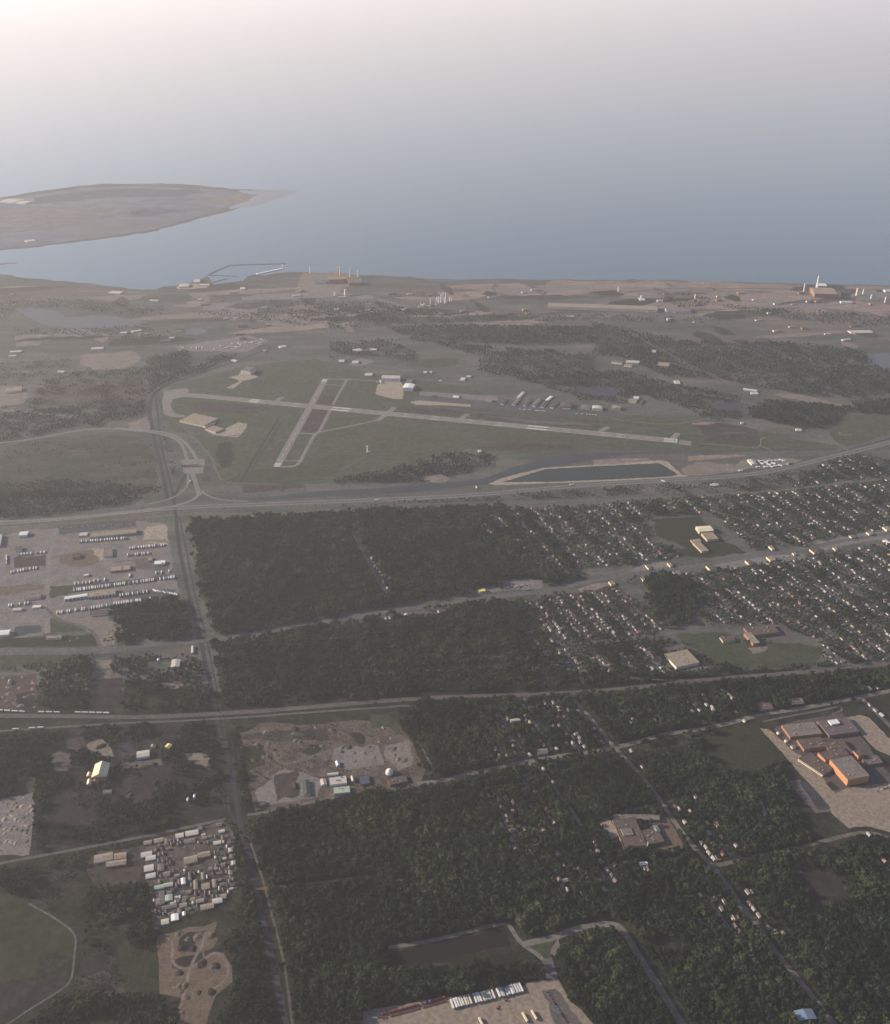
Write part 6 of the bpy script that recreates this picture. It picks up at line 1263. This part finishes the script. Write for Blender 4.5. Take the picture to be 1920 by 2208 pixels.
# rail cars
rc = MB(); rc.box(-1.5, 1.5, -8, 8, 1.1, 4.4, 0)
for q in (-5.6, 5.6): rc.box(-1.1, 1.1, q-1.2, q+1.2, .1, 1.1, 1)
RC = rc.mesh('box_car', [m_white, m_roofb])
k = 0
for x0, x1, y0, y1, w_ in ((-30,200,548,562,'upper'),(290,470,562,566,'upper'),(575,850,566,571,'upper'),(90,345,698,682,'lower')):
    a, b = W(f"L:{x0},{y0} {x1},{y1}"); L = math.dist(a, b); n = int(L / 17.5); an = math.atan2(b[1]-a[1], b[0]-a[0]) - math.pi/2
    for i in range(n):
        if w_ == 'lower' and i % 3 == 1: continue
        t = (i+.5)/n; k += 1; o = link(bpy.data.objects.new('freight_wagon', RC)); o.location = (a[0]+(b[0]-a[0])*t, a[1]+(b[1]-a[1])*t, .45); o.rotation_euler = (0,0,an)
        tag(o, f'white box wagon, {ordn(k)} counted from the left on the {w_} track', 'wagon', f'white wagons on the {w_} track')
# planes
def plane_parts(S=1.0):
    f = MB(); f.tube((0,-4*S,1.2*S),(0,2.8*S,1.2*S),.25*S,.62*S,10); f.tube((0,2.8*S,1.2*S),(0,4.4*S,1.1*S),.62*S,.2*S,10)
    w_ = MB(); w_.box(-5.4*S,5.4*S,.3*S,1.8*S,1.75*S,1.9*S); t = MB(); t.box(-1.8*S,1.8*S,-4.1*S,-3.3*S,1.3*S,1.38*S)
    n = MB(); n.prism([(-4.2*S,1.3*S),(-3.2*S,1.3*S),(-3.7*S,2.7*S),(-4.2*S,2.7*S)], -.06*S, .06*S); n.v = [(c, a, b) for a, b, c in n.v]
    g = MB()
    for q in ((-1,.8),(1,.8),(0,3)): g.tube((q[0]*S,q[1]*S,0),(q[0]*.5*S,q[1]*S,1*S),.16*S,.1*S,6)
    return [(a, b.mesh(a, m_white if a != 'landing_gear' else m_tyre)) for a, b in (('fuselage', f), ('wing', w_), ('tailplane', t), ('tail_fin', n), ('landing_gear', g))]
PP = plane_parts(1.15); k = 0
def plane(s, a, lb, sc_=1.0, grp='small planes parked on the long apron'):
    p = W(s)[0]; r = empty('airplane', (*p, Z0), a, lb, 'airplane', grp); r.scale = (sc_,) * 3
    for nm, me in PP: child(nm, me, r)
for x in (425,448,455,480,514,524,538,556,566,748,778,806,824,842,858):
    k += 1; y = 376 + (x - 425) * .08 if x < 700 else 401 + (x - 748) * .07
    plane(f"G:{x},{y:.0f}", random.uniform(0, 6.28), f'small white plane, {ordn(k)} from the left on the apron edge')
plane("F:1314,224", -1.45, 'white jet parked left of the large white hangar', 3.4, 'larger planes by the white hangars')
plane("F:1305,266", .4, 'small plane on the left of the pale apron', 1.3, 'larger planes by the white hangars')
plane("B:965,889", 1.2, 'white jet beside the tiny peaked office', 2.0, 'larger planes by the white hangars')
plane("F:1660,215", 1.2, 'white jet parked beyond the white hangars', 1.6, 'larger planes by the white hangars')
for a_ in SPEC: grow(*a_)
# trees of the housing areas are set once the houses stand
for nm, poly, thin in HOODS:
    P = sample(poly, 8.8, thin * (1.3 if nm == 'estate' else .6), 0)
    P = off_houses(P, 70)
    hs = 11.5 * (.6 + .7 * vnoise(P, 40, 1)) * rng.uniform(.7, 1.2, len(P))
    WOODS.append(['garden_trees', hoodlab[nm], P, hs])
# the ones that show largest stand as single trees
allp = np.concatenate([np.column_stack([x[2], x[3], np.full(len(x[2]), i)]) for i, x in enumerate(WOODS)])
d = np.hypot(np.hypot(allp[:, 0], allp[:, 1]), H)
zc = allp[:, 1] * cP + H * sP; px_ = 960 + F * allp[:, 0] / zc; py_ = 1104 - F * (allp[:, 1] * sP - H * cP) / zc
ok = (px_ > 4) & (px_ < 1916) & (py_ < 2204) & (py_ > 100)
score = np.where(ok, allp[:, 2] / d, 0); order = np.argsort(-score)[:280]
single = set(order.tolist()); print('tree points', len(allp))
where = ['at the left bottom edge', 'beside the rail corridor at the bottom edge', 'in the wood left of the red lorries', 'in the wood around the drained basin', 'inside the paved loop road', 'between the loop road and the diagonal road', 'right of the diagonal road at the bottom edge']
lab_t = {}
order = sorted(order, key=lambda i: px_[i])
for k, i in enumerate(order):
    x, y, h, wi = allp[i]; X = px_[i]
    hw = 'tall' if h > 14 else 'middling' if h > 11.5 else 'small'
    pl = where[0] if X < 400 else where[1] if X < 640 else where[2] if X < 830 else where[3] if X < 1250 else where[4] if X < 1430 else where[5] if X < 1770 else where[6]
    lab_t[hw, pl] = lab_t.get((hw, pl), 0) + 1
    r = empty('tree', (x, y, LZ[1]), rng.uniform(0, 6.28), f'{hw} tree, {ordn(lab_t[hw, pl])} from the left {pl}', 'tree', f'trees {pl}')
    s = h * rng.uniform(.95, 1.3); r.scale = (s, s, h)
    link(bpy.data.objects.new('crown', CROWNS[k % 5]), r); link(bpy.data.objects.new('trunk', TRUNKS[k % 3]), r)
base = 0
for name, label, P, hs in WOODS:
    k = np.array([base + j not in single for j in range(len(P))], bool); base += len(P)
    if k.any(): mass(name, label, [tuple(q) for q in P[k]], hs[k])
# ------------------------------------------------------------------ haze: one closed box of even air
TOP = H + 150
hz = MB(); hz.box(-160e3, 160e3, -8e3, 220e3, -1, TOP)
m = bpy.data.materials.new('haze'); m.use_nodes = True; t = m.node_tree; t.nodes.clear()
ou = t.nodes.new('ShaderNodeOutputMaterial'); pv = t.nodes.new('ShaderNodeVolumePrincipled'); t.links.new(pv.outputs[0], ou.inputs['Volume'])
pv.inputs['Color'].default_value = (.915, .932, .98, 1); pv.inputs['Density'].default_value = 3.2e-5; pv.inputs['Anisotropy'].default_value = .27
tag(hz.build('haze', m), 'thin evening haze over land and lake', 'haze', None, 'stuff')
